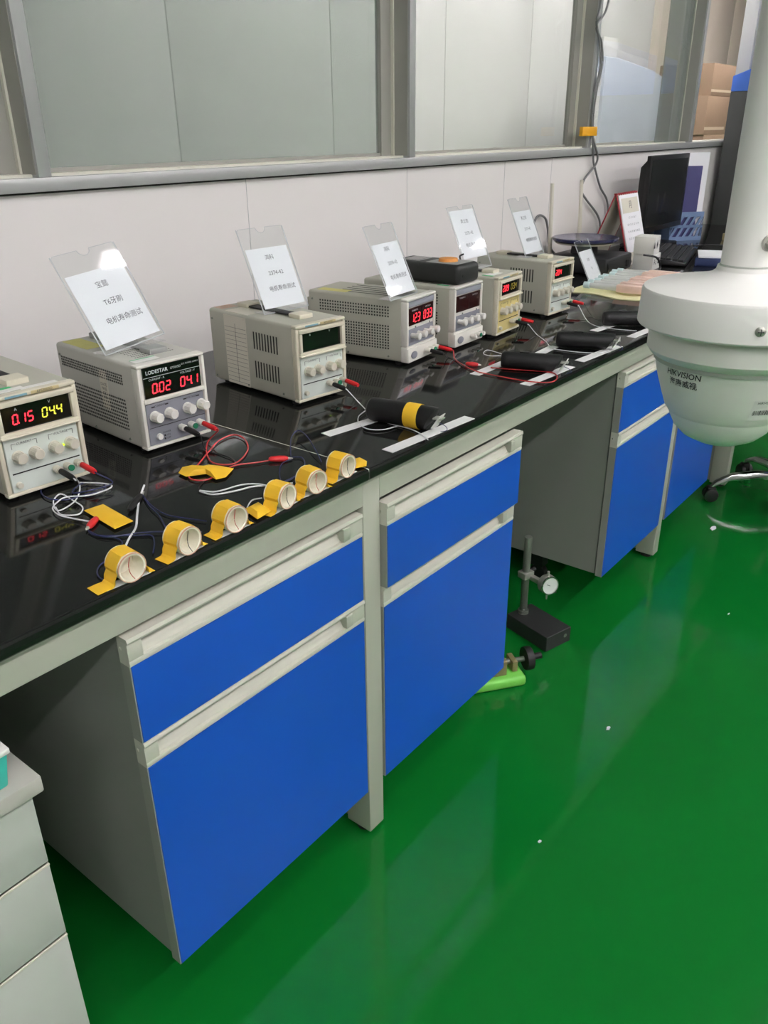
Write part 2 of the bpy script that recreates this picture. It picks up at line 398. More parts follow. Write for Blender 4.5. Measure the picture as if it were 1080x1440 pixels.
for a,b in zip(LEGS[:-1],LEGS[1:]):
    bx('apron_rail','frame_beige',fr,a[1],b[0],0,.025,.7300,.7800,.0015)
# cabinets
def pull_rail(name,x0,x1,z0,z1,parent):
    h=z1-z0
    pr=[(0,z0),(-.001,z0+.004),(0,z0+.0075),(.005,z0+.0085),(.0055,z0+.011),(.0095,z0+.0185),(.0165,z0+.0235),(.0165,z1-.0155),(.010,z1-.0145),(.010,z1-.0125),(.0045,z1-.012),(.0045,z1-.0095),(-.001,z1-.0085),(-.0025,z1-.005),(-.001,z1),(.02,z1),(.02,z0)]
    o=MB().prism(pr,x0+.0001,x1-.0001,'x').build(name,'rail_beige',parent)
    for a,b in ((x0,x0+.022),(x1-.034,x1)):
        e=MB().prism([(.001,z0+.006),(-.0004,z0+.009),(-.0004,z1-.009),(.001,z1-.0075),(.0124,z1-.0075),(.0124,z0+.006)],a,b,'x').build('end_cap','rail_beige',o)
    MB().box(x0+.022,x1-.05,.0070,.0102,z1-.0150,z1-.0128).build('groove_shade','alu_dark',o)  # dark strip colours in the shade below the rail's upper lip
    MB().box(x1-.050,x1-.034,-.004,.0164,z0+.010,z1-.009).build('stop_block','frame_beige',o,.001)
    return o
def cabinet(x0,x1,label,pull=0.0):
    t=thing('base_cabinet',label,'cabinet',(x0,0,0)); w=x1-x0
    b=MB()
    b.box(.004,.02,.024,.56,.130,.716).box(w-.02,w-.004,.024,.56,.130,.716).box(.02,w-.02,.024,.56,.130,.146).box(.02,w-.02,.024,.56,.70,.716).box(.02,w-.02,.545,.56,.146,.70)
    b.build('body','carcass',t,.0008,1)
    for nm,z0,z1,zt,dy in (('drawer',.559,.680,.7215,-pull),('door',.127,.517,.559,0)):
        d=MB().box(0,w,.0008,.02,z0,z1).build(nm,'front_edge',t); d.location=(0,dy,0)
        bx('front_panel','blue_front',d,.0018,w-.0018,-.0006,.0010,z0+.0015,z1)
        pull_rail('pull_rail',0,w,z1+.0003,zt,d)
    for cx,cy in ((.09,.24),(.09,.5),(w-.06,.10),(w-.06,.5)):
        if True:
            c=MB().cyl((cx-.011,cy,.026),(cx+.011,cy,.026),.026,n=16).build('caster','caster_black',t)
            MB().box(cx-.018,cx+.018,cy-.02,cy+.02,.054,.13).build('caster_fork','caster_black',c)
    return t
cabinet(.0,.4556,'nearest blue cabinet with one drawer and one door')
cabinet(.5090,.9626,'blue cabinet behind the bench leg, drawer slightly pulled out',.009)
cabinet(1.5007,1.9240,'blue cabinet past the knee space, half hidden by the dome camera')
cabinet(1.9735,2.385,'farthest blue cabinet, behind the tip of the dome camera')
# ------------------------------------------------------------ power supplies
SEG={'0':'abcdef','1':'bc','2':'abged','3':'abgcd','4':'fgbc','5':'afgcd','8':'abcdefg','9':'abcdfg','-':'g','7':'abc'}
def digits(s,x,z,dx,hh,material,parent,y,slant=.12,thk=.0019):
    b=MB(); w=dx*.62; t=thk
    def bar(xa,za,xb,zb):
        dxv=xb-xa;dz=zb-za;L=math.hypot(dxv,dz);ux,uz=dxv/L,dz/L;px,pz=-uz*t/2,ux*t/2;g=t*.35
        xa+=ux*g;za+=uz*g;xb-=ux*g;zb-=uz*g
        sl=lambda X,Z:(X+(Z-z)*slant,Z)
        b.prism([sl(xa+px,za+pz),sl(xb+px,zb+pz),sl(xb-px,zb-pz),sl(xa-px,za-pz)],y-.0004,y,'y')
    cx=x
    for ch in s:
        if ch=='.':
            b.box(cx-dx*.32,cx-dx*.32+t,y-.0004,y,z,z+t); continue
        if ch!=' ':
            m=z+hh/2;tp=z+hh;l=cx;r=cx+w
            S={'a':(l,tp,r,tp),'b':(r,tp,r,m),'c':(r,m,r,z),'d':(l,z,r,z),'e':(l,m,l,z),'f':(l,tp,l,m),'g':(l,m,r,m)}
            for k in SEG[ch]: bar(*S[k])
        cx+=dx
    return b.build('digits',material,parent)
def frame_ring(b,x0,x1,z0,z1,X0,X1,Z0,Z1,y0,y1):
    "rectangular frame between outer x0..z1 and inner X0..Z1"
    b.box(x0,x1,y0,y1,z0,Z0).box(x0,x1,y0,y1,Z1,z1).box(x0,X0,y0,y1,Z0,Z1).box(X1,x1,y0,y1,Z0,Z1)
def knob(parent,x,z,r,L,material,y=0.0):
    o=MB().rod([(r*1.12,0),(r*1.12,.12),(r,.16),(r*.95,.9),(r*.82,1)],(x,y,z),(x,y-L,z),16).build('knob',material,parent)
    b=MB()
    for k in range(10):
        a=2*math.pi*k/10; b.box(x+math.cos(a)*r*.97-.0005,x+math.cos(a)*r*.97+.0005,y-L*.88,y-L*.2,z+math.sin(a)*r*.97-.0005,z+math.sin(a)*r*.97+.0005)
    b.build('grip_ribs',material,o)
    return o
def post(parent,x,z,capmat,y=0.0,r=.0058):
    o=MB().rod([(r*.75,0),(r*.75,.15),(r,.2),(r,.85),(r*.8,.86),(r*.8,1)],(x,y,z),(x,y-.016,z),14).build('binding_post',capmat,parent)
    return o
def holes(b,y0,y1,z0,z1,n,m,s=.0029,x=-.0006):
    for i in range(n):
        for j in range(m):
            y=y0+(y1-y0)*i/max(1,n-1); z=z0+(z1-z0)*j/max(1,m-1)
            b.box(x,x+.0008,y-s/2,y+s/2,z-s/2,z+s/2)
def case_common(t,w,h,d,cm,z0=.008):
    MB().box(0,w,.014,d,z0,h).build('case',cm,t,.006,3)
    for fx in (.016,w-.016):
        for fy in (.03,d-.03): MB().cyl((fx,fy,0),(fx,fy,z0+.001),.009,.010,n=12).build('foot','rubber_black',t)
    for y,z in ((.05,.018),(d-.012,.016),(d-.012,h-.02),(.16,.015)):
        MB().cyl((.0002,y,z),(-.0016,y,z),.0026,.0018,n=10).build('screw','dark_steel',t)
def handle(t,w,d,h,m):
    hd=MB().box(w/2-.012,w/2+.012,.075,d-.05,h+.0015,h+.0045).build('handle','rubber_black',t,.001)
    for y in (.045,d-.07): MB().box(w/2-.017,w/2+.017,y,y+.034,h-.001,h+.0085).build('handle_mount',m,hd,.002)
def ps_A(loc,rz,label,panel,digs,dcol,w=.128,h=.155,d=.28,slots=True,sticker=True,topline='label_gold'):
    "beige supply, recessed display on top, four knobs"
    t=thing('power_supply',label,'power supply',loc,rz,'bench power supplies on the worktop')
    case_common(t,w,h,d,'ps_case')
    b=MB(); frame_ring(b,0,w,.008,h,.007,w-.007,.014,h-.006,.004,.018)
    b.build('bezel','ps_bezel',t,.002,2)
    bx('bezel_back','ps_bezel',t,.007,w-.007,.010,.018,.014,h-.006)
    fr=MB(); frame_ring(fr,.006,w-.006,.096,h-.008,.013,w-.013,.104,h-.016,0,.010)
    fr.build('display_frame','ps_bezel',t,.0015,2)
    ds=bx('display','display_black',t,.013,w-.013,.006,.010,.104,h-.016)
    MB().prism([(0,.0955),(.010,.0955),(.010,.1005),(-.003,.0995),(-.004,.097)],.005,w-.005,'x').build('shelf_lip','ps_bezel',t,.0008)
    if digs[0]: digits(digs[0],.029,.1135,.0112,.0135,dcol[0],ds,.006)
    if digs[1]: digits(digs[1],.073,.1135,.0112,.0135,dcol[1],ds,.006)
    for x in (.036,.086): text('unit_mark','A' if x<.05 else 'V',.006,'print_white',ds,face_mx(x,.0056,.1345))
    lb=bx('brand_strip',topline,t,.062,w-.026,.0034,.0042,h-.0058,h-.0012); text('lettering','APS3003D',.0055,'print_dark',lb,face_mx(.082,.0030,h-.0035))
    lb=bx('brand_strip','print_blue',t,.024,.056,.0034,.0042,h-.0052,h-.0022)
    pn=bx('front_panel',panel,t,.009,w-.009,.005,.0102,.014,.094,.0008,1)
    bx('rule_line','print_black',pn,.013,w-.013,.0044,.0051,.0415,.0432)
    for cx,s in ((.038,'CURRENT'),(.094,'VOLTAGE')):
        text('lettering',s,.0052,'print_dark',pn,face_mx(cx,.0046,.0855))
        q=MB(); q.box(cx-.019,cx-.0125,.0044,.0051,.0863,.0867).box(cx+.0125,cx+.019,.0044,.0051,.0863,.0867).box(cx-.019,cx-.0186,.0044,.0051,.079,.0867).box(cx+.0186,cx+.019,.0044,.0051,.079,.0867); q.build('bracket_print','print_dark',pn)
    for x in (.026,.051,.081,.106): knob(t,x,.0665,.0085,.016,'knob_beige',.005)
    MB().cyl((.0945,.005,.066),(.0945,.0025,.066),.0018,n=8).build('indicator','led_green',t)
    for x in (.076,.093,.110): post(t,x,.0335,'knob_beige',.005)
    MB().cyl((.093,-.011,.0335),(.093,-.0135,.0335),.0048,n=12).build('post_cap','plug_green',t)
    MB().cyl((.019,.005,.025),(.019,-.001,.025),.0048,.0044,n=14).build('power_button','knob_beige',t)
    if slots:
        me=None
        for z0 in (.036,.094):
            for k in range(9):
                y=.062+k*.0088
                if me is None:
                    me=MB().box(-.0004,.001,-.0017,.0017,0,.034).mesh('vent_slot','vent_dark')
                o=link('vent_slot',me,t); o.location=(0,y,z0)
    handle(t,w,d,h,'ps_bezel')
    return t
def ps_L(loc,rz,label,w=.129,h=.15,d=.262):
    t=thing('power_supply',label,'power supply',loc,rz,'bench power supplies on the worktop')
    case_common(t,w,h,d,'ps_case_light')
    b=MB(); frame_ring(b,0,w,.008,h,.006,w-.006,.013,h-.005,0,.018); b.box(.006,w-.006,.004,.018,.013,h-.005); b.build('bezel','ps_bezel_white',t,.002,2)
    ds=bx('display','display_black',t,.010,w-.010,.0012,.0045,.094,h-.006)
    bx('white_rule','print_white',ds,.010,w-.010,.0009,.0013,.1275,.1282)
    text('lettering','LODESTAR',.0085,'print_white',ds,face_mx(.036,.0009,.1355),bold=.0002)
    text('lettering','LP2005D',.0055,'print_white',ds,face_mx(.072,.0009,.1355)); text('lettering','D.C. POWER SUPPLY',.0036,'print_white',ds,face_mx(.1,.0009,.1378))
    text('lettering','CURRENT : A',.005,'print_white',ds,face_mx(.034,.0009,.1235)); text('lettering','VOLTAGE : V',.005,'print_white',ds,face_mx(.094,.0009,.1235))
    digits('0.02',.024,.1010,.0128,.0150,'seg_red',ds,.0012); digits('04.1',.078,.1010,.0128,.0150,'seg_red',ds,.0012)
    bx('ridge','ps_bezel_white',t,.006,w-.006,-.002,.006,.0865,.0935,.001)
    pn=bx('front_panel','ps_panel_grey',t,.008,w-.008,.0015,.0045,.014,.0845,.001,1)
    bx('rule_line','print_black',pn,.010,w-.010,.0009,.0016,.0435,.0442)
    for cx,s in ((.034,'CURRENT'),(.096,'VOLTAGE')):
        text('lettering',s,.0045,'print_black',pn,face_mx(cx,.001,.079)); bx('bracket_print','print_black',pn,cx-.016,cx-.010,.0009,.0016,.0775,.0795); bx('bracket_print','print_black',pn,cx+.010,cx+.016,.0009,.0016,.0775,.0795)
    for x in (.022,.050,.086,.114): knob(t,x,.0625,.0085,.017,'knob_white',.0015)
    MB().cyl((.0965,.0015,.0575),(.0965,-.001,.0575),.0018,n=8).build('indicator','led_green',t)
    for x in (.068,.087,.104): post(t,x,.0335,'knob_white',.0015)
    MB().cyl((.087,-.0145,.0335),(.087,-.017,.0335),.0048,n=12).build('post_cap','plug_green',t)
    MB().cyl((.026,.0015,.027),(.026,-.003,.027),.0055,.005,n=14).build('power_button','knob_white',t)
    text('lettering','POWER',.0045,'print_black',pn,face_mx(.041,.001,.0315)); text('lettering','■ ON',.0045,'print_black',pn,face_mx(.041,.001,.026)); text('lettering','■ OFF',.0045,'print_black',pn,face_mx(.041,.001,.0205))
    b=MB(); holes(b,.05,.245,.113,.127,34,4); holes(b,.05,.245,.035,.085,34,9); tag(b.build('vent_holes','vent_dark',t),kind='stuff')
    b=MB()
    for i in range(18):
        for j in range(14): b.box(.03+i*.0042,.0322+i*.0042,.05+j*.011,.0522+j*.011,h-.0005,h+.0003)
    tag(b.build('top_vent_holes','vent_dark',t),kind='stuff')
    sl=bx('inspection_label','label_cream',t,-.0005,.0002,.098,.122,.058,.125); text('lettering','DATE\nPASS\nQC\nNO.',.0075,'print_dark',sl,Matrix.Translation((-.0007,.110,.090))@Matrix.Rotation(R(-90),4,'Z')@Matrix.Rotation(R(90),4,'X'))
    bx('yellow_label','label_yellow',t,.008,.042,.165,.25,h-.0004,h+.0005)
    gl=bx('green_edged_label','label_white',t,.012,.058,.022,.038,h-.0004,h+.0005); bx('green_stripe','label_green',gl,.012,.058,.037,.0395,h-.0002,h+.0008)
    hd=MB().box(w/2-.002,w/2+.022,.075,d-.06,h+.0015,h+.0045).build('handle','meter_grey',t,.001)
    for y in (.048,d-.05): MB().box(w/2-.007,w/2+.027,y,y+.034,h-.001,h+.009).build('handle_mount','meter_grey',hd,.002)
    return t
def ps_G(loc,rz,label,digs,w=.13,h=.149,d=.27):
    t=thing('power_supply',label,'power supply',loc,rz,'bench power supplies on the worktop')
    case_common(t,w,h,d,'ps_case')
    b=MB(); frame_ring(b,0,w,.008,h,.007,w-.007,.044,h-.006,0,.018); b.box(.007,w-.007,.005,.018,.044,h-.006); b.box(-.001,w+.001,-.004,.01,.008,.040); b.build('bezel','ps_bezel_white',t,.0025,2)
    bx('grey_band','ps_strip_grey',t,.008,w-.008,.0015,.0055,h-.020,h-.008,.0005,1)
    ds=bx('display','display_red',t,.010,w-.010,.002,.0055,.089,h-.0225)
    bx('display_divider','monitor_black',ds,.066,.0675,.0014,.002,.089,h-.0225)
    text('lettering','CURRENT A',.0048,'print_white',ds,face_mx(.036,.0016,.1205)); text('lettering','VOLTAGE V',.0048,'print_white',ds,face_mx(.095,.0016,.1205))
    if digs[0]: digits(digs[0],.021,.0945,.0138,.018,'seg_red',ds,.002,thk=.0022)
    if digs[1]: digits(digs[1],.075,.0945,.0138,.018,'seg_red',ds,.002,thk=.0022)
    for x in (.035,.1): MB().cyl((x,.0,.084),(x,-.0012,.084),.0022,n=8).build('indicator','dark_steel',t)
    pn=bx('front_panel','ps_panel_grey',t,.008,w-.008,.0025,.0055,.0445,.080,.0006,1)
    bx('panel_stripe','ps_strip_grey',pn,.008,w-.008,.0021,.0027,.0445,.0505)
    for x in (.023,.052,.082,.110):
        o=MB().rod([(.0055,0),(.0055,.55),(.0075,.6),(.0078,.95),(.006,1)],(x,.0025,.0665),(x,-.020,.0665),14).build('knob','knob_white',t)
    MB().prism([(.022+.013*math.cos(a),.0235+.0085*math.sin(a)) for a in [2*math.pi*k/16 for k in range(16)]],-.0065,-.004,'y').build('power_switch','ps_panel_grey',t,.001)
    for x in (.072,.092,.112): post(t,x,.0245,'ps_bezel_white',-.004)
    MB().cyl((.092,-.020,.0245),(.092,-.0225,.0245),.0048,n=12).build('post_cap','plug_green',t)
    b=MB(); holes(b,.05,.235,.108,.128,27,4,.0034); holes(b,.05,.235,.036,.086,27,9,.0034); tag(b.build('vent_holes','vent_dark',t),kind='stuff')
    MB().box(.01,w-.01,d,d+.010,.02,h-.02).build('rear_heat_sink','ps_case',t,.001)
    for k in range(5): bx('top_slot','vent_dark',t,.02+k*.02,.024+k*.02,.06,.2,h-.0006,h+.0003)
    return t
P1=ps_A((.045,.313,T),R(-3.6),'beige power supply at the left edge reading 0.15 in red, 04.4 in yellow','ps_panel_green',('0.15','04.4'),('seg_red','seg_yellow'),.130,.157)
P2=ps_L((.288,.317,T),R(-4.2),'grey power supply with a black display window reading 0.02 and 04.1')
P3=ps_A((.625,.290,T),R(-5.6),'beige power supply with a blank display and a paper form on its side','ps_panel_green',('',''),('seg_red','seg_yellow'),.127,.156)
P4=ps_G((.986,.304,T),R(6.3),'white-fronted power supply reading 1.23 and 03.3 in red',('123','03.3'))
P5=ps_G((1.167,.300,T),R(2.2),'white-fronted power supply with an unlit display, carrying the black multimeter',('',''))
P6=ps_A((1.329,.276,T),R(3.7),'power supply with a yellow front panel','ps_panel_yellow',('2.09','03.4'),('seg_red','seg_dim'),.131,.152,slots=False)
P7=ps_A((1.626,.287,T),R(-1.5),'farthest beige power supply, next to the yellow cloth','ps_panel_green',('2.04',''),('seg_red','seg_dim'),.127,.153,d=.25)
# stickers that only some of them carry
s=bx('paper_form','label_cream',P3,-.0006,.0004,.155,.228,.010,.150)
b=MB()
for k in range(14): b.box(-.0009,-.0005,.157,.226,.016+k*.0085,.0164+k*.0085)
b.box(-.0009,-.0005,.191,.1915,.016,.135); b.build('ruled_lines','ink_dark',s)
s2=MB().box(.004,.05,.155,.228,.1552,.1566).build('paper_form_flap','label_cream',P3)
b=MB()
for i in range(7):
    for j in range(4): b.box(.010+i*.006,.0135+i*.006,.245+j*.008,.2495+j*.008,.1555,.1564)
b.build('red_print_label','copper_pink',P3)
gl=bx('green_edged_label','label_white',P1,.012,.062,.020,.034,.1566,.1576); bx('green_stripe','label_green',gl,.012,.05,.034,.044,.1566,.1576)
bx('clear_tape','label_white',P1,.055,.110,.016,.026,.1566,.1575)
for P,hh in ((P5,.149),(P6,.152)):
    g=bx('green_edged_label','label_white',P,.018,.072,.030,.055,hh-.0004,hh+.0006); bx('green_stripe','label_green',g,.010,.018,.028,.057,hh-.0004,hh+.0007)
bx('yellow_label','label_yellow',P4,.010,.036,.17,.25,.1486,.1496)
# ------------------------------------------------------------ sign holders
def sign(loc,rz,lean,lines,label,w=.119,h=.168,roll=0,paper=(.010,.128),size=.0115,txt_top=.108,step=.031):
    t=thing('sign_holder',label,'sign holder',loc,rz,'clear sign holders')
    L=Matrix.Rotation(roll,4,'Y')@Matrix.Rotation(-lean,4,'X')      # sheet in local xz-plane, leaning back
    n=w/2; out=[(0,0),(w,0),(w,h-.004),(w-.004,h)]+[(n+.012*math.cos(a),h-.0105*math.sin(a)) for a in [math.pi*k/8 for k in range(9)]]+[(.004,h),(0,h-.004)]
    b=MB(); b.prism(out,-.0008,.0,'y',L)
    b.box(0,w,.0,.034,0,.0012)
    sh=b.build('acrylic_sheet','acrylic',t)
    e=MB()
    for a,c in (((.0004,0),(.0004,h)),((w-.0004,0),(w-.0004,h)),((0,.0008),(w,.0008))):
        p=[L@Vector((a[0],.0011,a[1])),L@Vector((c[0],.0011,c[1]))]; e.tube(p,.0011,6,smooth=False)
    e.tube([L@Vector((x,-.0004,z)) for x,z in out[2:]],.0005,5,smooth=False)
    e.build('edge','acrylic_edge',sh)
    pp=MB().box(.006,w-.006,.0006,.0012,paper[0],paper[1],L).build('paper_card','paper_blueish',t)
    for k,s in enumerate(lines):
        if s: text('lettering',s,size,'ink',pp,L@face_mx(w/2+.004*(k if size<.02 else 0),.0004,txt_top-k*step))
    return t
Z1=T+.158; Z2=T+.1515
sign((-.040,.405,Z1),R(3),R(27),['','','电机寿命测试'],'clear sign holder cut off by the left edge of the photo')
sign((.296,.408,T+.1525),R(3),R(30),['宝懿','T6牙刷','电机寿命测试'],'clear sign holder on the grey supply, its card reading T6牙刷',w=.128,h=.175,roll=R(-5.5),paper=(.008,.138),txt_top=.112,size=.0125)
sign((.661,.410,T+.158),R(-3.1),R(24),['鸿科','2374-42','电机寿命测试'],'clear sign holder on the supply with the paper form')
sign((.949,.321,T+.1500),R(6.9),R(24.9),['鸿科','2374-42','电机寿命测试'],'clear sign holder in front of the black multimeter',h=.163,paper=(.008,.122))
sign((1.366,.397,T+.153),R(-.9),R(24.8),['奥立信','2375-42','电机寿命测试'],'clear sign holder on the yellow-fronted supply, card pushed up to its top',h=.165,paper=(.030,.155),txt_top=.125)
sign((1.642,.380,T+.155),R(3.6),R(23.8),['奥立信','2375-42','电机寿命测试'],'clear sign holder on the farthest power supply',h=.165)
sign((2.182,.430,T+.008),R(3.9),R(27.7),['宝懿','T6'],'small clear sign holder standing by the pink samples',h=.144,paper=(.004,.108),txt_top=.075)
# ------------------------------------------------------------ test leads
def wp(P,x,y,z):
    a=P.rotation_euler.z; return Vector((P.location.x+x*math.cos(a)-y*math.sin(a),P.location.y+x*math.sin(a)+y*math.cos(a),P.location.z+z))
def flat(pts,z=.8024): return [Vector((x,y,z)) for x,y in pts]
def clip(t,a,b,m,z=.806):
    a=Vector((a[0],a[1],z));b=Vector((b[0],b[1],z-.002))
    o=MB().rod([(.0022,0),(.0042,.08),(.0052,.45),(.0045,.7),(.0028,.8)],a,b,10).build('alligator_clip',m,t)
    MB().rod([(.0026,.78),(.0022,.9),(.0008,1)],a,b,8).build('jaw','steel',o)
def lead(label,P,px,pz,pm,wm,path,r=.0011,cl=None,clm='plug_red',y0=-.012,cat='test lead'):
    t=thing('test_lead',label,cat,(0,0,0),0,'test leads on the worktop')
    a=wp(P,px,y0,pz); b=wp(P,px+.002,y0-.032,pz-.004)
    MB().rod([(.0042,0),(.0046,.1),(.0046,.8),(.0036,1)],a,b,12).build('plug',pm,t)
    if path:
        c=wp(P,px+.003,y0-.036,pz-.006); MB().tube([b,c]+path,r,6,6).build('wire',wm,t)
    if cl: clip(t,cl[0],cl[1],clm)
    return t
def wire(label,path,wm,r=.0009,name='wire',cat='wire'):
    o=MB().tube(path,r,6,6).build(name,wm); return tag(o,label,cat,'loose wires on the worktop')
lead('black plug with looped white wire on the supply at the left edge',P1,.076,.0335,'rubber_black','wire_white',flat(D['w1a']))
lead('red plug with dark blue wire on the supply at the left edge',P1,.110,.0335,'plug_red','wire_blue',[wp(P1,.125,-.065,.012)]+flat(D['b1'][::-1],.8035))
t=tag(thing('test_lead','x','clip lead',(0,0,0)),'white lead ending in a red clip beside the yellow tape patch','clip lead',group='test leads on the worktop')
MB().tube(flat(D['w1b'],.8046),.0011).build('wire','wire_white',t); clip(t,D['clip1'][0],D['clip1'][1],'plug_red')
lead('black plug and black lead of the grey supply',P2,.068,.0335,'rubber_black','wire_black',flat(D['k2'][1:]),y0=-.0145)
lead('red plug and coiled red lead of the grey supply, with red clip',P2,.104,.0335,'plug_red','wire_red',flat(D['r2a'][1:],.8036),.0012,D['clip2'],y0=-.0145)
lead('black plug with white wire on the supply with the paper form',P3,.076,.0335,'rubber_black','wire_white',flat(D['w3a'][1:]))
lead('red plug of the supply with the paper form',P3,.110,.0335,'plug_red','wire_black',[])
lead('black plug with black lead on the supply reading 1.23',P4,.072,.0245,'rubber_black','wire_black',flat(D['k4'][1:]),.0008,(D['clip4'][0],D['clip4'][1]),y0=-.02)
lead('red plug with long red lead on the supply reading 1.23',P4,.112,.0245,'plug_red','wire_red',flat(D['r4a'][1:-1],.8034),.0013,y0=-.02)
lead('black plug with white wire on the yellow-fronted supply',P6,.076,.0335,'rubber_black','wire_white',flat(D['w6'][1:]))
lead('red plug of the yellow-fronted supply',P6,.110,.0335,'plug_red','wire_black',flat(D['k6'][1:]),.0007)
lead('black plug with white wire on the farthest supply',P7,.076,.0335,'rubber_black','wire_white',flat(D['w7'][1:]))
lead('red plug of the farthest supply',P7,.110,.0335,'plug_red','wire_black',flat(D['k7'][1:]),.0007)
wire('dark blue wire curving to the nearest taped ring',flat(D['b1a']),'wire_blue')
wire('dark blue wire running to the second taped ring',flat(D['b1b'],.8030),'wire_blue')
wire('long dark blue wire running to the third taped ring',flat(D['b1c'],.8040),'wire_blue')
wire('thick white wire leading down to the nearest taped ring',[Vector((*D['w_up'][0],.812))]+flat(D['w_up'][1:],.8035),'wire_white',.0016)
t=thing('clip_lead','short black clip gripping the bare end of the white wire','clip lead'); clip(t,D['clipk'][1],D['clipk'][0],'rubber_black')
wire('blue wire from the black clip to the second taped ring',flat(D['b_up2'],.8042),'wire_blue')
wire('blue wire from the black clip to the third taped ring',flat(D['b_up3'],.8032),'wire_blue')
wire('white wire running to the fifth taped ring',flat(D['w45a']),'wire_white',.0013)
wire('white wire curling back beside the white pair',flat(D['w45b'],.8042),'wire_white',.0012)
wire('short white wire loop at the fourth taped ring',flat(D['w4c']),'wire_white',.0011)
wire('blue wire from the red clip to the fifth taped ring',flat(D['b2a']),'wire_blue')
wire('blue wire looping right below the red clip',flat(D['b2b'],.8032),'wire_blue')
wire('blue wire arching from the red clip to the last taped ring',[Vector((x,y,.803+.012*math.sin(math.pi*i/5))) for i,(x,y) in enumerate(D['b2c'])],'wire_blue')
wire('white wire coiled beside the taped black cylinder',flat(D['w3b'],.8040),'wire_white',.0010)
wire('white wire loop at the back of the second black cylinder',flat(D['w4loop']),'wire_white',.0010)
# ------------------------------------------------------------ yellow tape patches
def patch(pts,label,h=.0008,lift=0.0):
    c=Vector((sum(p[0] for p in pts)/len(pts),sum(p[1] for p in pts)/len(pts),0))
    b=MB(); n=len(pts); vs=[]
    rings=[(1,.0),(.55,.0012+lift),(0,.0018+lift)]
    top=[]
    for k,(f,z) in enumerate(rings[:2]):
        for p in pts: top.append((c.x+(p[0]-c.x)*f,c.y+(p[1]-c.y)*f,.8046+z))
    top.append((c.x,c.y,.8046+rings[2][1]))
    bot=[(v[0],v[1],v[2]-h) for v in top]; m=len(top); fs=[]
    for i in range(n):
        j=(i+1)%n; fs+=[(i,j,n+j,n+i),(n+i,n+j,2*n),(m+j,m+i,m+n+i,m+n+j),(m+n+j,m+n+i,m+2*n),(j,i,m+i,m+j)]
    b.add(top+bot,fs); return tag(b.build('tape_patch','tape_yellow'),label,'tape')
patch(D['tapeA'],'yellow tape patch lying between the loose blue wires',lift=.003)
patch(D['tapeB'],'yellow tape patch holding down the coiled red lead',lift=.006)
# ------------------------------------------------------------ taped rings along the front edge
RING=[(.018,.006),(.105,.006),(.184,.006),(.279,.004),(.343,.006),(.417,.010)]
names=['nearest','second','third','fourth','fifth','last']
for i,(x,y) in enumerate(RING):
    r=.0186 if i<3 else .0180
    t=thing('taped_ring',names[i]+' white foam ring under yellow tape on the bench edge, counted from the left','foam ring',(x,y-.018,T),R([-4,3,-2,5,-6,2][i]),'taped foam rings')
    prof=[]
    q=Matrix.Translation((0,0,r+.0008))@Matrix.Rotation(R(-90),4,'X')
    MB().lathe([(r-.0030,0),(r-.0004,-.0005),(r,.0012),(r,.030),(r-.0034,.0305),(r-.0042,.02),(r-.0030,0)],28,q,caps=False).build('foam_tube','foam_white',t)
    MB().lathe([(.0005,.022),(r*.4,.0225),(r*.7,.021),(r-.0035,.0225),(r-.0035,.028),(.0005,.028)],20,q,caps=False).build('foam_plug','foam_white',t)
    MB().lathe([(r-.0008,-.0008),(r+.0004,-.0008),(r+.0004,.0004),(r-.0008,.0004),(r-.0008,-.0008)],28,q,caps=False).build('copper_rim','copper_pink',t)
    L=-.046 if i in (0,) else -.036
    pts=[Vector((L,.003,.0012)),Vector((L*.75,.003,.0016)),Vector((-.027,.003,.0013)),Vector((-.0235,.003,.004)),Vector((-.0225,.003,.010))]
    a0,a1=(190,-8) if i!=5 else (190,30)
    for k in range(15):
        a=R(a0+(a1-a0)*k/14); rr=r+.0006+(.0010 if k%4==1 else 0); pts.append(Vector((rr*math.cos(a),.003,r+.0008+rr*math.sin(a))))
    if i!=5: pts+=[Vector((.0222,.003,.009)),Vector((.024,.003,.002)),Vector((.031,.003,.0014))]
    MB().ribbon(pts,(0,.0245,0),.0005).build('tape','tape_yellow',t)
    bx('backing_strip','paper_strip',t,-.034,.026,.004,.018,.0001,.0007)
    MB().tube([(-r*.1,-.0012,r*1.85),(-r*.28,-.0018,r*1.3),(-r*.22,-.0016,r*.75),(r*.05,-.0012,r*.22)],.00045,5).build('fine_wire','wire_black' if i%2 else 'wire_red',t)
patch([(.437,.006),(.462,-.006),(.478,.006),(.484,.026),(.455,.034),(.440,.022)],'yellow tape end stuck beside the last ring',lift=.001)
patch([(.222,-.010),(.252,-.006),(.262,.030),(.232,.028)],'crumpled yellow tape tab between the third and fourth rings',lift=.004)
# ------------------------------------------------------------ white paper strips and black foam cylinders
STR=[((.539,.150),(.700,.126)),((.541,.014),(.770,-.001)),((1.020,.148),(1.178,.148)),((1.016,.022),(1.205,.012)),((1.254,.122),(1.352,.128)),((1.257,.016),(1.445,.004)),((1.558,.122),(1.662,.112)),((1.548,.016),(1.690,.010))]
whose=['taped black cylinder','second black cylinder','third black cylinder','farthest black cylinder']
for i,(a,b) in enumerate(STR):
    d=Vector((b[0]-a[0],b[1]-a[1],0)); L=d.length; ang=math.atan2(d.y,d.x)
    o=MB().box(0,L,-.012,.012,0,.0009).build('paper_strip','paper_strip',None,loc=(a[0],a[1],T+.0001),rotz=ang)
    tag(o,'white paper strip under the %s end of the %s'%(('back','front')[i%2],whose[i//2]),'paper strip','white paper strips')
CYL=[((.650,.140),(.668,.016)),((1.098,.128),(1.140,.014)),((1.344,.122),(1.394,.006)),((1.630,.132),(1.700,.030))]
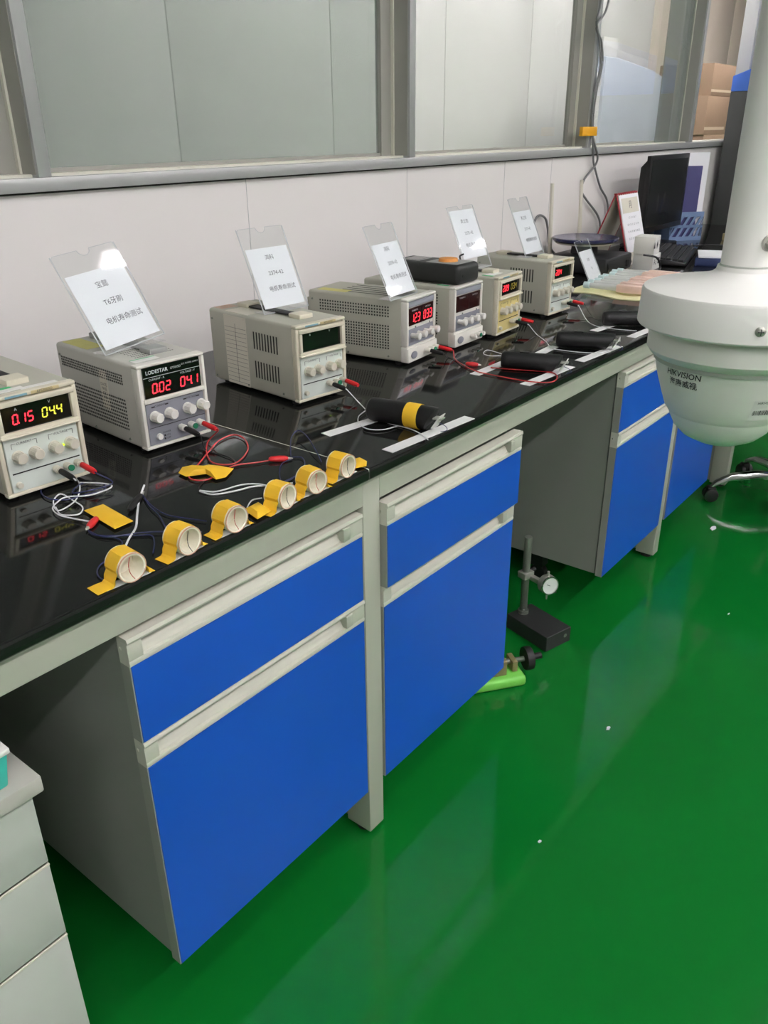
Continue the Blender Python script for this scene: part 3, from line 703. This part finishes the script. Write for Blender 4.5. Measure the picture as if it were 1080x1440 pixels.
for i,(a,b) in enumerate(CYL):
    d=Vector((b[0]-a[0],b[1]-a[1],0)); L=d.length+.012; r=.0215 if i==0 else .0195
    t=thing('foam_cylinder',['black foam cylinder with a yellow tape band','black foam cylinder crossed by the red lead','black foam cylinder in front of the yellow-fronted supply','black foam cylinder half hidden by the dome camera'][i],'foam cylinder',(a[0],a[1],T+.0012),math.atan2(d.y,d.x),'black foam cylinders')
    prof=[(r*.25,0),(r*.8,.0015),(r*.97,.006),(r,.014),(r*1.01,L*.5),(r,L-.012),(r*.96,L-.004),(r*.5,L)]
    q=Matrix.Translation((0,0,r))@Matrix.Rotation(R(90),4,'Y')
    b_=MB(); n=22; k=len(prof); vs=[]
    for rr,x in prof:
        for j in range(n):
            w=2*math.pi*j/n; z=r+rr*math.sin(w); xs=x+(0 if x<L-.03 else (rr*math.sin(w))*.55-.006); vs.append((xs,rr*math.cos(w),z))
    fs=[(j*n+m,j*n+(m+1)%n,(j+1)*n+(m+1)%n,(j+1)*n+m) for j in range(k-1) for m in range(n)]+[tuple(range(n)),tuple((k-1)*n+m for m in range(n))[::-1]]
    b_.add(vs,fs).build('foam_sleeve','foam_black',t)
    MB().box(L-.03,L+.013,-.008,.008,r+.002,r+.0045,Matrix.Translation((0,0,0))).build('motor_tab','steel',t,.0004)
    MB().prism([(L-.006,r-.014),(L+.010,r+.010),(L+.012,r+.010),(L-.002,r-.015)],-.011,.011,'y').build('end_plate','label_white',t)
    MB().tube([(L,.004,r-.006),(L+.014,.007,r-.012),(L+.02,.001,r-.017),(L+.012,-.008,r-.0185)],.0007,5).build('motor_wire','wire_blue',t)
    if i==0:
        MB().lathe([(r*1.02+.0003,L*.58),(r*1.03+.0006,L*.585),(r*1.03+.0006,L*.775),(r*1.02+.0003,L*.78)],22,q,caps=False).build('tape_band','tape_yellow',t)
    else:
        bx('slide_switch','monitor_black',t,L*.30,L*.46,-.004,.004,2*r-.001,2*r+.0015,.0008)
t=thing('clip_lead','red clip resting behind the taped black cylinder','clip lead'); clip(t,(.705,.155),(.74,.125),'plug_red')
# ------------------------------------------------------------ multimeter
t=thing('multimeter','black digital multimeter with an orange dial lying on a power supply','multimeter',(1.186,.305,T+.1495),R(2))
MB().box(0,.100,0,.200,0,.046).build('body','meter_black',t,.012,4)
bx('face_plate','meter_grey',t,.012,.088,.012,.10,.0455,.0468,.0005)
MB().cyl((.05,.06,.046),(.05,.06,.054),.024,.022,n=24).build('dial','meter_orange',t,.001)
bx('lcd','meter_grey',t,.02,.08,.125,.175,.0455,.0472,.0005); bx('lcd_glass','display_black',t,.024,.076,.129,.171,.0470,.0475)
MB().cyl((.02,.0002,.02),(.02,-.001,.02),.003,n=10).build('screw','rubber_black',t)
MB().tube([(.09,.05,.046),(.103,.06,.052),(.112,.055,.056)],.0022).build('probe_tip','rubber_black',t)
# ------------------------------------------------------------ far end of the bench: cloth and pink samples
b=MB(); nx,ny=16,20; vs=[]
for i in range(nx+1):
    for j in range(ny+1):
        u,v=i/nx,j/ny; x=2.02+.46*u+.02*math.sin(v*9)*(1-u); y=.055+(.36+.09*u)*v+.012*math.sin(u*11)
        e=min(u,1-u,v,1-v); z=.8035+(.003*math.sin(u*17+v*5)+.003*math.sin(v*23)+.006)*min(1,e*9)
        vs.append((x,y,z))
m=len(vs); vs+=[(x,y,z-.003) for x,y,z in vs]; fs=[]; idx=lambda i,j:i*(ny+1)+j
for i in range(nx):
    for j in range(ny):
        f=(idx(i,j),idx(i+1,j),idx(i+1,j+1),idx(i,j+1)); fs+=[f,tuple(m+k for k in f[::-1])]
for i in range(nx):
    fs+=[(idx(i,0),m+idx(i,0),m+idx(i+1,0),idx(i+1,0)),(idx(i,ny),idx(i+1,ny),m+idx(i+1,ny),m+idx(i,ny))]
for j in range(ny):
    fs+=[(idx(0,j),idx(0,j+1),m+idx(0,j+1),m+idx(0,j)),(idx(nx,j),m+idx(nx,j),m+idx(nx,j+1),idx(nx,j+1))]
b.add(vs,fs); tag(b.build('cloth','cloth_yellow'),'pale yellow cloth spread under the pink samples','cloth')
for k in range(8):
    x=2.065+.046*k; y=.155+.006*math.sin(k*2.3)+.004*k; n8=['nearest','second','third','fourth','fifth','sixth','seventh','farthest'][k]
    t=thing('pink_sample',n8+' pink sample tube with clear ends on the yellow cloth, counted from the near side','sample tube',(x,y,.8125),R(4+random.uniform(-3,3)),'pink sample tubes')
    MB().box(-.014,.014,.02,.125,0,.024).build('pink_body','pink',t,.004,2)
    MB().cyl((0,.125,.012),(0,.215,.012),.011,.008,n=12).build('clear_end','clear_plastic',t)
    MB().cyl((0,0,.011),(0,.02,.012),.010,n=12).build('near_cap','pale_teal',t)
    MB().cyl((0,.215,.012),(0,.235,.012),.0105,n=12).build('far_cap','pale_teal',t)
# ------------------------------------------------------------ scale, router, calendar, boxes
t=thing('bench_scale','black bench scale with a round dark blue pan','scale',(2.47,.595,T))
MB().box(-.115,.115,-.14,.09,.006,.062).build('body','scale_black',t,.008,2)
MB().prism([(-.142,.012),(-.138,.055),(-.146,.03)],-.1,.1,'x').build('control_panel','monitor_black',t)
MB().cyl((0,0,.06),(0,0,.104),.05,.045,n=24).build('neck','rubber_black',t)
MB().lathe([(.02,.098),(.10,.100),(.118,.108),(.121,.116),(.117,.118),(.09,.114),(.01,.1135)],40).build('pan','scale_navy',t)
MB().lathe([(.05,.094),(.105,.0965),(.113,.103),(.10,.101),(.05,.098)],40).build('pan_support','label_cream',t)
MB().cyl((.06,-.1425,.03),(.06,-.148,.03),.012,n=14).build('dial_knob','rubber_black',t)
for sx in (-.09,.09):
    for sy in (-.115,.065): MB().cyl((sx,sy,0),(sx,sy,.008),.012,n=10).build('foot','rubber_black',t)
wire('grey cable looped beside the farthest supply',[(1.93,.47,.803),(1.98,.42,.803),(2.02,.45,.803),(2.0,.50,.805),(1.94,.52,.812),(1.9,.50,.806)],'wire_grey',.004,'cable','cable')
wire('black cables heaped by the scale',[(2.10,.66,.803),(2.16,.60,.82),(2.2,.68,.835),(2.26,.62,.83),(2.29,.70,.82),(2.22,.73,.806),(2.14,.70,.803),(2.06,.74,.803)],'wire_black',.005,'cable','cable')
wire('black power cord in front of the white boxes',[(2.55,.40,.86),(2.58,.36,.85),(2.60,.35,.815),(2.56,.345,.804),(2.50,.36,.804),(2.42,.38,.804)],'wire_black',.004,'cable','cable')
t=thing('wireless_router','white wireless router with two upright antennas by the wall','router',(2.42,.69,T))
MB().box(-.01,.28,0,.06,.002,.032).build('body','label_white',t,.006,2)
for x,x2 in ((.03,.005),(.275,.245)):
    MB().rod([(.0075,0),(.008,.3),(.0065,1)],(x,.035,.03),(x2+.02,.042,.298),10).build('antenna','label_cream',t)
t=thing('desk_calendar','standing desk calendar with a red A-frame','calendar',(2.665,.50,T))
for nm,y0,y1 in (('front_board',0,.075),('back_board',.178,.079)):
    MB().prism([(y0,0),(y0+.003,0),(y1+.003,.252),(y1,.252)],.004,.186,'x').build(nm,'label_cream',t)
    for xa,xb in ((0,.004),(.186,.190)): MB().prism([(y0-.001,0),(y0+.0035,0),(y1+.0035,.252),(y1-.001,.252)],xa,xb,'x').build('red_edge','calendar_red',t)
MB().box(0,.19,.073,.085,.250,.255).build('red_edge','calendar_red',t)
mxp=Matrix.Translation((0,-.0006,0))@Matrix.Rotation(R(-16.4),4,'X')
pg=MB().box(.006,.184,-.0035,-.0006,.045,.258,mxp).build('page_block','paper',t)
bx_=MB(); bx_.box(.02,.17,-.0040,-.0034,.190,.245,mxp); bx_.build('picture','label_cream',pg)
for k in range(5): text('lettering','  '.join(str(7*k+j+1) for j in range(7) if 7*k+j<31),.011,'ink',pg,mxp@face_mx(.095,-.0042,.172-k*.026))
text('lettering','月',.03,'ink_dark',pg,mxp@face_mx(.095,-.0045,.218))
for k in range(9): MB().cyl((.02+k*.019,.078,.250),(.023+k*.019,.078,.250),.007,n=8).build('ring_binding','calendar_red',t)
for k,(z0,z1,lab) in enumerate(((0,.056,'lower of two stacked white cartons before the calendar'),(.0565,.118,'upper white carton with printed marks before the calendar'))):
    t=thing('carton',lab,'carton',(2.594,.378,T+z0),R(4+5*k),'white cartons')
    MB().box(0,.088,0,.075,0,z1-z0).build('box','label_white',t,.0015)
    text('lettering',['A3 ■','▲ ♦ ✈'][k],.030,'ink_dark',t,face_mx(.046,-.0003,(z1-z0)/2))
# ------------------------------------------------------------ monitor, keyboard, files
t=thing('monitor','black flat monitor, switched off, at the far end of the bench','monitor',(3.029,.60,T))
MB().box(0,.44,.0,.018,.074,.375).build('bezel','monitor_black',t,.003,2)
MB().prism([(.018,.085),(.018,.365),(.05,.33),(.055,.12)],.02,.42,'x').build('rear_shell','monitor_black',t,.004)
bx('screen','screen_off',t,.018,.422,-.0008,.001,.096,.357)
MB().prism([(.05,.02),(.055,.24),(.075,.24),(.09,.02)],.18,.26,'x').build('stand_neck','monitor_black',t,.003)
MB().box(.10,.34,-.03,.14,0,.018).build('stand_base','monitor_black',t,.006,2)
t=thing('keyboard','black keyboard in front of the monitor','keyboard',(2.74,.305,T),R(14))
MB().prism([(0,.004),(0,.016),(.15,.030),(.15,.004)],0,.44,'x').build('case','monitor_black',t,.003,2)
for x in (.03,.39):
    MB().box(x,x+.02,.01,.03,0,.005).build('foot','rubber_black',t); MB().box(x,x+.02,.12,.14,0,.005).build('foot','rubber_black',t)
me=MB().box(0,.017,0,.018,0,.008).mesh('key','key_black',.0015,1)
for rr in range(6):
    for k in range(21):
        if 14<k<15: continue
        y=.012+rr*.0225; o=link('key',me,t,(.012+k*.0199,y,.0158+.0933*y))
t=thing('file_holder','blue slotted plastic file holder beside the monitor','file holder',(3.462,.645,T),R(-38))
w,dp=.165,.16
hb=MB().box(0,w,0,.004,0,.004).box(0,.004,0,dp,0,.06).box(w-.004,w,0,dp,0,.06).box(0,w,dp-.004,dp,0,.20).box(0,w,0,dp,0,.004); hb.build('tray','holder_blue',t)
pl=MB()
# slotted front: bars around six diagonal slots
def slotted(b,x0,x1,z0,z1,y0,y1):
    b.box(x0,x1,y0,y1,z0,z0+.018).box(x0,x1,y0,y1,z1-.022,z1)
    n=5; wv=(x1-x0)/n
    for i in range(-1,n+1):
        xa=x0+i*wv; sh=.05
        poly=[(xa,z0+.018),(xa+.014,z0+.018),(xa+.014+sh,z1-.022),(xa+sh,z1-.022)]
        poly=[(min(max(p[0],x0),x1),p[1]) for p in poly]; b.prism(poly,y0,y1,'y')
    b.box(x0,x1,y0,y1,(z0+z1)/2-.006,(z0+z1)/2+.006)
slotted(pl,0,w,.0,.125,-.004,0); pl.build('slotted_front','holder_blue',t)
def upright(name,label,cat,y,th,z1,m,x0=.01,x1=.16,lean=0,group='files in the blue holder'):
    o=MB().box(x0,x1,0,th,0,z1,Matrix.Rotation(R(-lean),4,'X')).build(name,m,None)
    a=R(-38); y*=.72; o.location=(3.462+ -y*math.sin(a),.645+y*math.cos(a),T+.0045); o.rotation_euler=(0,0,a)
    return tag(o,label,cat,group)
upright('folder','dark blue clipboard folder standing in the file holder','folder',.008,.006,.315,'folder_navy',.006,.13)
upright('paper_stack','white printed sheets sticking up behind the blue folder','papers',.022,.003,.37,'paper',.012,.165)
upright('binder','cream binder beside the blue folder','binder',.04,.02,.30,'label_cream',.05,.165)
upright('folder','second blue folder behind the cream binder','folder',.075,.008,.315,'folder_navy',.012,.165)
upright('paper_stack','slanting white papers at the back of the file holder','papers',.10,.018,.335,'paper',.03,.168,6)
upright('folder','violet card folder at the back of the file holder','folder',.155,.006,.25,'violet',.02,.168,4)
upright('folder','teal card folder at the very back of the file holder','folder',.172,.006,.20,'teal_card',.02,.168,4)
t=thing('pen_tray','beige pen tray holding pens beside the file holder','pen tray',(3.62,.36,T),R(-10))
MB().box(0,.16,0,.10,0,.03).build('tray','label_gold',t,.003)
MB().box(.02,.13,.02,.08,.03,.10).build('cup','rubber_black',t,.002)
for k,(m,dx,dy) in enumerate((('notebook_blue',.0,.01),('rubber_black',.03,-.01),('label_white',-.03,.0),('machine_blue',-.02,.02),('steel',.02,.02),('label_white',.045,.01))):
    o=MB().rod([(.004,0),(.004,.9),(.001,1)],(.04+k*.014,.05,.04),(.04+k*.014+dx,.05+dy,.17+.01*(k%3)),8).build('pen',m,None)
    a=R(-10); o.location=(3.62,.36,T); o.rotation_euler=(0,0,a); tag(o,['blue pen','black pen','white pen','bright blue marker','steel ruler rod','slanting white marker'][k]+' in the pen tray','pen','pens in the pen tray')
t=thing('notebook','thick blue notebook in front of the keyboard','notebook',(2.83,.135,T),R(12))
MB().box(0,.24,0,.16,0,.004).box(0,.24,0,.16,.026,.030).box(0,.004,0,.16,0,.030).build('cover','notebook_blue',t,.001)
bx('page_block','paper',t,.004,.236,.004,.156,.004,.026)
o=MB().box(0,.20,0,.14,0,.004).build('paper_stack','paper',None,loc=(2.85,.150,T+.0305),rotz=R(20)); tag(o,'loose white sheets lying on the blue notebook','papers')
MB().tube([(3.10,.585,.802),(3.26,.55,.803),(3.40,.46,.802),(3.5,.33,.802),(3.6,.27,.802)],.002).build('mouse_cord','wire_black',None); tag(bpy.data.objects['mouse_cord'],'thin black cord behind the keyboard','cable')
# ------------------------------------------------------------ cables on the wall
def wc(label,pts): tag(MB().tube(pts,.0042,8,8).build('wall_cable','wire_grey'),label,'cable','grey cables on the wall')
wc('grey cable hanging down the mullion and bending left at the router',[(2.822,.752,2.0),(2.822,.752,1.707),(2.738,.752,1.62),(2.790,.752,1.57),(2.815,.752,1.50),(2.788,.752,1.41),(2.778,.752,1.33),(2.785,.752,1.27),(2.80,.752,1.235),(2.855,.755,1.18),(2.858,.762,1.145),(2.779,.766,1.096),(2.7625,.766,1.054),(2.808,.766,1.02),(2.93,.766,.951),(2.968,.766,.902),(2.95,.766,.86),(2.92,.76,.83)])
wc('grey cable hanging down the mullion towards the calendar',[(2.75,.752,2.0),(2.755,.752,1.70),(2.735,.752,1.632),(2.775,.752,1.567),(2.80,.752,1.49),(2.776,.752,1.41),(2.768,.752,1.33),(2.776,.752,1.27),(2.80,.754,1.225),(2.835,.762,1.165),(2.862,.766,1.137),(2.931,.766,1.06),(3.006,.766,1.007),(3.035,.766,.948),(3.04,.766,.86),(3.03,.76,.82)])
wc('thin grey cable arching behind the first antenna',[(2.36,.766,.82),(2.37,.766,.93),(2.41,.766,.985),(2.47,.766,.975),(2.50,.766,.93),(2.52,.766,.87),(2.58,.766,.83)])
o=bx('tape_patch','tape_orange',None,2.690,2.815,YW-.0325,YW-.0185,1.252,1.284,.0005); tag(o,'orange tape holding the cables to the mullion','tape')
# ------------------------------------------------------------ dome camera hanging on its pole
DX,DY,DZ=.4884,-.5197,1.0886
t=thing('dome_camera','white dome camera hanging from a ceiling pole','security camera',(DX,DY,DZ))
PROF=[(.0885,.000),(.0900,-.006),(.0925,-.010),(.0925,-.027),(.0890,-.032),(.0835,-.036),(.0815,-.040),(.0790,-.052),(.0762,-.062),(.0700,-.080),(.0650,-.0935),(.0600,-.100)]
MB().lathe([(.030,.062),(.0310,.0575),(.036,.0535),(.050,.0495),(.099,.0405),(.1035,.0385),(.1050,.0355),(.1065,.001),(.1050,-.001),(.100,-.001),(.0995,.004),(.03,.004)],64).build('shroud','dome_white',t)
MB().lathe(PROF[:6],64,caps=False).build('housing_ring','dome_cover',t)
MB().lathe([(.0843,-.0345),(.0835,-.040),(.0810,-.0405),(.0810,-.0345),(.0843,-.0345)],64,caps=False).build('seal_band','dome_seal',t)
body=MB().lathe(PROF[5:],64,caps=False).build('dome_body','dome_cover',t)
MB().lathe([(.0605,-.0985),(.0585,-.104),(.052,-.1165),(.042,-.1265),(.028,-.1335),(.012,-.137),(.0005,-.1375)],48,caps=False).build('dome_window','dome_cover',t)
MB().lathe([(.0275,.062),(.0275,2.85-DZ-.03)],40).build('pole','dome_white',t)
MB().lathe([(.0283,.060),(.0283,.0635),(.0270,.0640)],40).build('pole_seam','dome_seal',t)
MB().lathe([(.06,2.85-DZ-.03),(.06,2.85-DZ)],32).build('ceiling_flange','dome_white',t)
def rad(z):
    for (r0,z0),(r1,z1) in zip(PROF,PROF[1:]):
        if z1<=z<=z0: return r0+(r1-r0)*(z-z0)/(z1-z0)
    return PROF[-1][0]
def wrap(o,ang,z0,off=.0005):
    for v in o.data.vertices:
        s,z=v.co.x,z0+v.co.y; r=rad(z)+off; a=ang+s/r; v.co=(r*math.cos(a),r*math.sin(a),z)
o=text('lettering','HIKVISION',.0095,'print_black',body,Matrix.Identity(4),shear=.2,bold=.0001); wrap(o,R(160),-.0455)
o=text('lettering','海康威视',.0092,'print_dark',body,Matrix.Identity(4),bold=.0001); wrap(o,R(160),-.0560)
n=10; b=MB(); vs=[(-.014+.028*i/n,y,0) for i in range(n+1) for y in (-.0125,.0125)]
b.add(vs,[(2*i,2*i+2,2*i+3,2*i+1) for i in range(n)]); st=b.build('rating_sticker','label_white',body); wrap(st,R(229),-.077,.0006)
b=MB(); x=-.011
while x<.010:
    wv=random.choice((.0004,.0008,.0012)); b.add([(x,-.006,0),(x+wv,-.006,0),(x+wv,0,0),(x,0,0)],[(0,1,2,3)]); x+=wv+random.choice((.0006,.001))
o=b.build('barcode','print_dark',st); wrap(o,R(229),-.077,.0010)
o=text('lettering','HIKVISION',.0042,'print_dark',st,Matrix.Identity(4)); wrap(o,R(229),-.068,.0010)
a=R(207); c=Vector((math.cos(a),math.sin(a),0))
sc=MB().rod([(.0052,0),(.0052,.3),(.0038,.75),(.0015,1)],c*.1052+Vector((0,0,.0145)),c*.1092+Vector((0,0,.0145)),16).build('screw','steel',t)
tt=Vector((-math.sin(a),math.cos(a),0))
b=MB()
for dv in (tt,Vector((0,0,1))):
    p=c*.1090+Vector((0,0,.0145)); b.tube([p-dv*.003,p+dv*.003],.0006,4,smooth=False)
b.build('cross_slot','ink_dark',sc)
a=R(232); c=Vector((math.cos(a),math.sin(a),0))
MB().rod([(.0055,0),(.0055,.3),(.0025,.32),(.0025,1)],c*.0268+Vector((0,0,.088)),c*.045+Vector((0,0,.088)),6).build('bolt','steel',t)
MB().rod([(.0085,0),(.008,1)],c*.0272+Vector((0,0,.088)),c*.0290+Vector((0,0,.088)),16).build('washer','steel',t)
# ------------------------------------------------------------ things on the floor
t=thing('dial_gauge_stand','dial gauge on a steel column with a black granite base','gauge stand',(1.312,.090,0),R(-16))
MB().box(-.047,.047,-.0765,.0765,.001,.046).build('base','granite',t,.0012,1)
MB().cyl((.026,-.0766,.026),(.026,-.0770,.026),.006,n=14).build('emblem','dark_steel',t)
MB().cyl((-.006,.055,.046),(-.006,.055,.285),.0105,n=20).build('column','dark_steel',t,.0008)
MB().lathe([(.015,.046),(.015,.056),(.0112,.0565)],20,Matrix.Translation((-.006,.055,0))).build('collar','dark_steel',t)
cl=MB().box(-.024,.012,.040,.070,.160,.180).build('clamp','steel',t,.003)
MB().box(-.004,.010,-.010,.045,.156,.170).build('arm','steel',t,.002)
MB().cyl((.012,.055,.172),(.028,.055,.176),.006,n=12).build('clamp_knob','rubber_black',t)
g=MB().cyl((.008,-.006,.166),(.0025,-.027,.168),.0265,n=32).build('gauge_body','steel',t,.002)
MB().cyl((.0026,-.0265,.168),(.0022,-.0280,.1681),.0225,n=32).build('gauge_dial','gauge_face',g)
MB().lathe([(.0225,0),(.0265,0),(.0262,.004),(.0232,.004),(.0225,0)],32,Matrix.Translation((.0026,-.0265,.168))@Vector((-.0055,-.021,.002)).to_track_quat('Z','Y').to_matrix().to_4x4(),caps=False).build('gauge_rim','chrome',g)
MB().tube([(.0021,-.0285,.168),(-.008,-.0262,.174)],.0007,4,smooth=False).build('needle','ink_dark',g)
MB().cyl((.0055,-.016,.19),(.0055,-.016,.206),.0035,n=10).build('plunger_cap','steel',g)
MB().cyl((.0055,-.016,.142),(.0055,-.016,.120),.0035,.002,n=10).build('stem','steel',g)
MB().tube([(.024,-.016,.150),(.034,-.018,.142),(.037,-.018,.130)],.003).build('lift_lever','rubber_black',g)
t=thing('small_vise','small light green bench vise with a black handwheel on the floor','vise',(1.066,.072,0),math.atan2(-.6,.8))
MB().box(-.10,.06,-.048,.048,.0,.030).build('base','vise_green',t,.010,3)
MB().box(-.10,-.05,-.045,.045,.028,.075).build('fixed_jaw','vise_green',t,.006,2)
MB().box(-.03,.012,-.030,.030,.030,.072).build('moving_jaw','vise_brass',t,.003)
MB().box(.03,.045,-.022,.022,.030,.060).build('screw_block','vise_brass',t,.003)
MB().cyl((-.05,0,.05),(.085,0,.05),.007,n=12).build('screw_rod','dark_steel',t)
hw=MB().rod([(.012,0),(.030,.05),(.031,.5),(.030,.95),(.012,1)],(.070,0,.05),(.090,0,.05),24).build('handwheel','rubber_black',t)
MB().cyl((.088,.0,.050),(.118,.0,.052),.0085,n=14).build('spinner','rubber_black',hw,.001)
# grey drawer pedestal at the lower left
t=thing('drawer_pedestal','pale grey drawer pedestal in the lower left corner','pedestal',(-.55,.03,0))
bx('body','pedestal_grey',t,0,.409,.018,.50,.02,.568)
for z0,z1 in ((.022,.3175),(.3205,.4475),(.4505,.566)):
    d=bx('drawer','pedestal_grey',t,.001,.4105,0,.018,z0,z1,.0015)
    bx('drawer_lip','label_cream',d,.001,.4105,-.001,.004,z1-.003,z1,.0005)
bx('top','pedestal_top',t,-.012,.421,-.014,.51,.568,.592,.003)
for x in (.04,.37):
    for y in (.06,.44): MB().cyl((x,y,0),(x,y,.022),.02,n=12).build('foot','rubber_black',t)
t=thing('storage_tub','teal plastic tub with a pale rim on the grey pedestal','tub',(-.312,.030,.5925))
MB().prism([(.006,0),(.150,0),(.158,.045),(-.002,.045)],0,.11,'y').build('tub','teal_plastic',t,.003)
bx('rim','label_white',t,-.004,.160,-.003,.113,.044,.052,.002)
# office chair at the right edge
cx,cy=2.65,-.22
t=thing('office_chair','black office chair on a chrome five-star base, cut by the right edge','office chair',(cx,cy,0))
a0=math.atan2(.014-cy,2.511-cx)
for k in range(5):
    a=a0+k*2*math.pi/5; c=Vector((math.cos(a),math.sin(a),0)); sd=Vector((-c.y,c.x,0))
    L=.272
    b=MB(); secs=[(.03,.105,.024,.03),(.12,.112,.020,.026),(.21,.098,.017,.022),(.262,.070,.014,.018),(L+.006,.050,.010,.012)]; vs=[]
    for r_,z,hw_,hh in secs:
        p=c*r_; vs+=[p+sd*hw_+Vector((0,0,z-hh/2)),p-sd*hw_+Vector((0,0,z-hh/2)),p-sd*hw_*.7+Vector((0,0,z+hh/2)),p+sd*hw_*.7+Vector((0,0,z+hh/2))]
    fs=[(4*j+m,4*j+(m+1)%4,4*j+4+(m+1)%4,4*j+4+m) for j in range(4) for m in range(4)]+[(0,1,2,3),(19,18,17,16)]
    b.add(vs,fs).build('star_leg','chrome',t,.003,2)
    p=c*L
    cs=MB().box(-.016,.016,-.016,.016,.030,.058,Matrix.Translation(p)@Matrix.Rotation(a,4,'Z')).build('caster','caster_black',t,.006,2)
    for s in (-1,1): MB().cyl(p+sd*(s*.008),p+sd*(s*.024),.0001,n=3) if False else MB().cyl(Vector((p.x,p.y,.026))+sd*(s*.007),Vector((p.x,p.y,.026))+sd*(s*.024),.026,n=18).build('wheel','caster_black',cs,.004)
MB().lathe([(.035,.085),(.038,.125),(.030,.13),(.024,.14),(.024,.30),(.014,.30),(.014,.42)],20).build('gas_column','monitor_black',t)
MB().box(-.23,.23,-.22,.22,.42,.50).build('seat','chair_fabric',t,.03,3)
MB().prism([(-.20,.62),(-.24,1.02),(-.28,1.02),(-.25,.60)],-.21,.21,'x').build('backrest','chair_fabric',t,.015,2)
MB().box(-.03,.03,-.27,-.20,.40,.66).build('back_bar','monitor_black',t,.005)
# paper scraps
for k,(x,y,s,lab) in enumerate(((2.277,-.079,.022,'torn white paper scrap on the floor near the chair'),(1.06,-.235,.009,'white speck on the green floor in front of the vise'),(.66,-.27,.006,'tiny white crumb on the floor below the bench leg'),(1.74,-.30,.006,'tiny white crumb on the floor to the right'))):
    pts=[(x+s*math.cos(a)*random.uniform(.5,1.2),y+s*.5*math.sin(a)*random.uniform(.5,1.2)) for a in [2*math.pi*j/9 for j in range(9)]]
    tag(MB().prism(pts,.0002,.0016,'z').build('paper_scrap','paper'),lab,'paper scrap')
# machine with a blue top beyond the bench
t=thing('machine_cabinet','tall dark grey machine cabinet with a blue sloping top','machine',(4.35,.06,0))
bx('body','machine_dark',t,0,.5,0,.685,.0,1.44,.004)
MB().prism([(0,1.44),(.685,1.44),(.685,1.510),(.60,1.54),(0,1.74)],0,.5,'x').build('cap','machine_blue',t,.004)
# ------------------------------------------------------------ things behind the glass
t=thing('covered_machine','pale blue machine hood seen through the glass','machine',(5.12,1.80,0))
MB().prism([(0,.0),(1.03,.0),(1.03,1.60),(.80,1.64),(.22,1.69),(0,1.69)],0,.14,'y').build('hood','machine_pale',t,.01)
bx('side_column','label_white',t,-.16,0,.02,.12,0,1.60,.005); bx('top_box','label_white',t,-.02,.2,.02,.12,1.69,1.80,.004)
for k,(z0,z1,dx) in enumerate(((0,.6,0),(.6,1.21,.02),(1.21,1.50,0),(1.50,1.735,.04))):
    t=thing('cardboard_box',['bottom','second','third','topmost'][k]+' brown cardboard box in the stack behind the glass','box',(7.0+dx,1.75,z0+.0005),0,'cardboard boxes behind the glass')
    MB().box(0,.86,0,.45,0,z1-z0-.001).build('carton_body','cardboard',t,.004)
    bx('packing_tape','box_tape',t,-.001,.5,-.0012,.0,(z1-z0)*.12,(z1-z0)*.2)
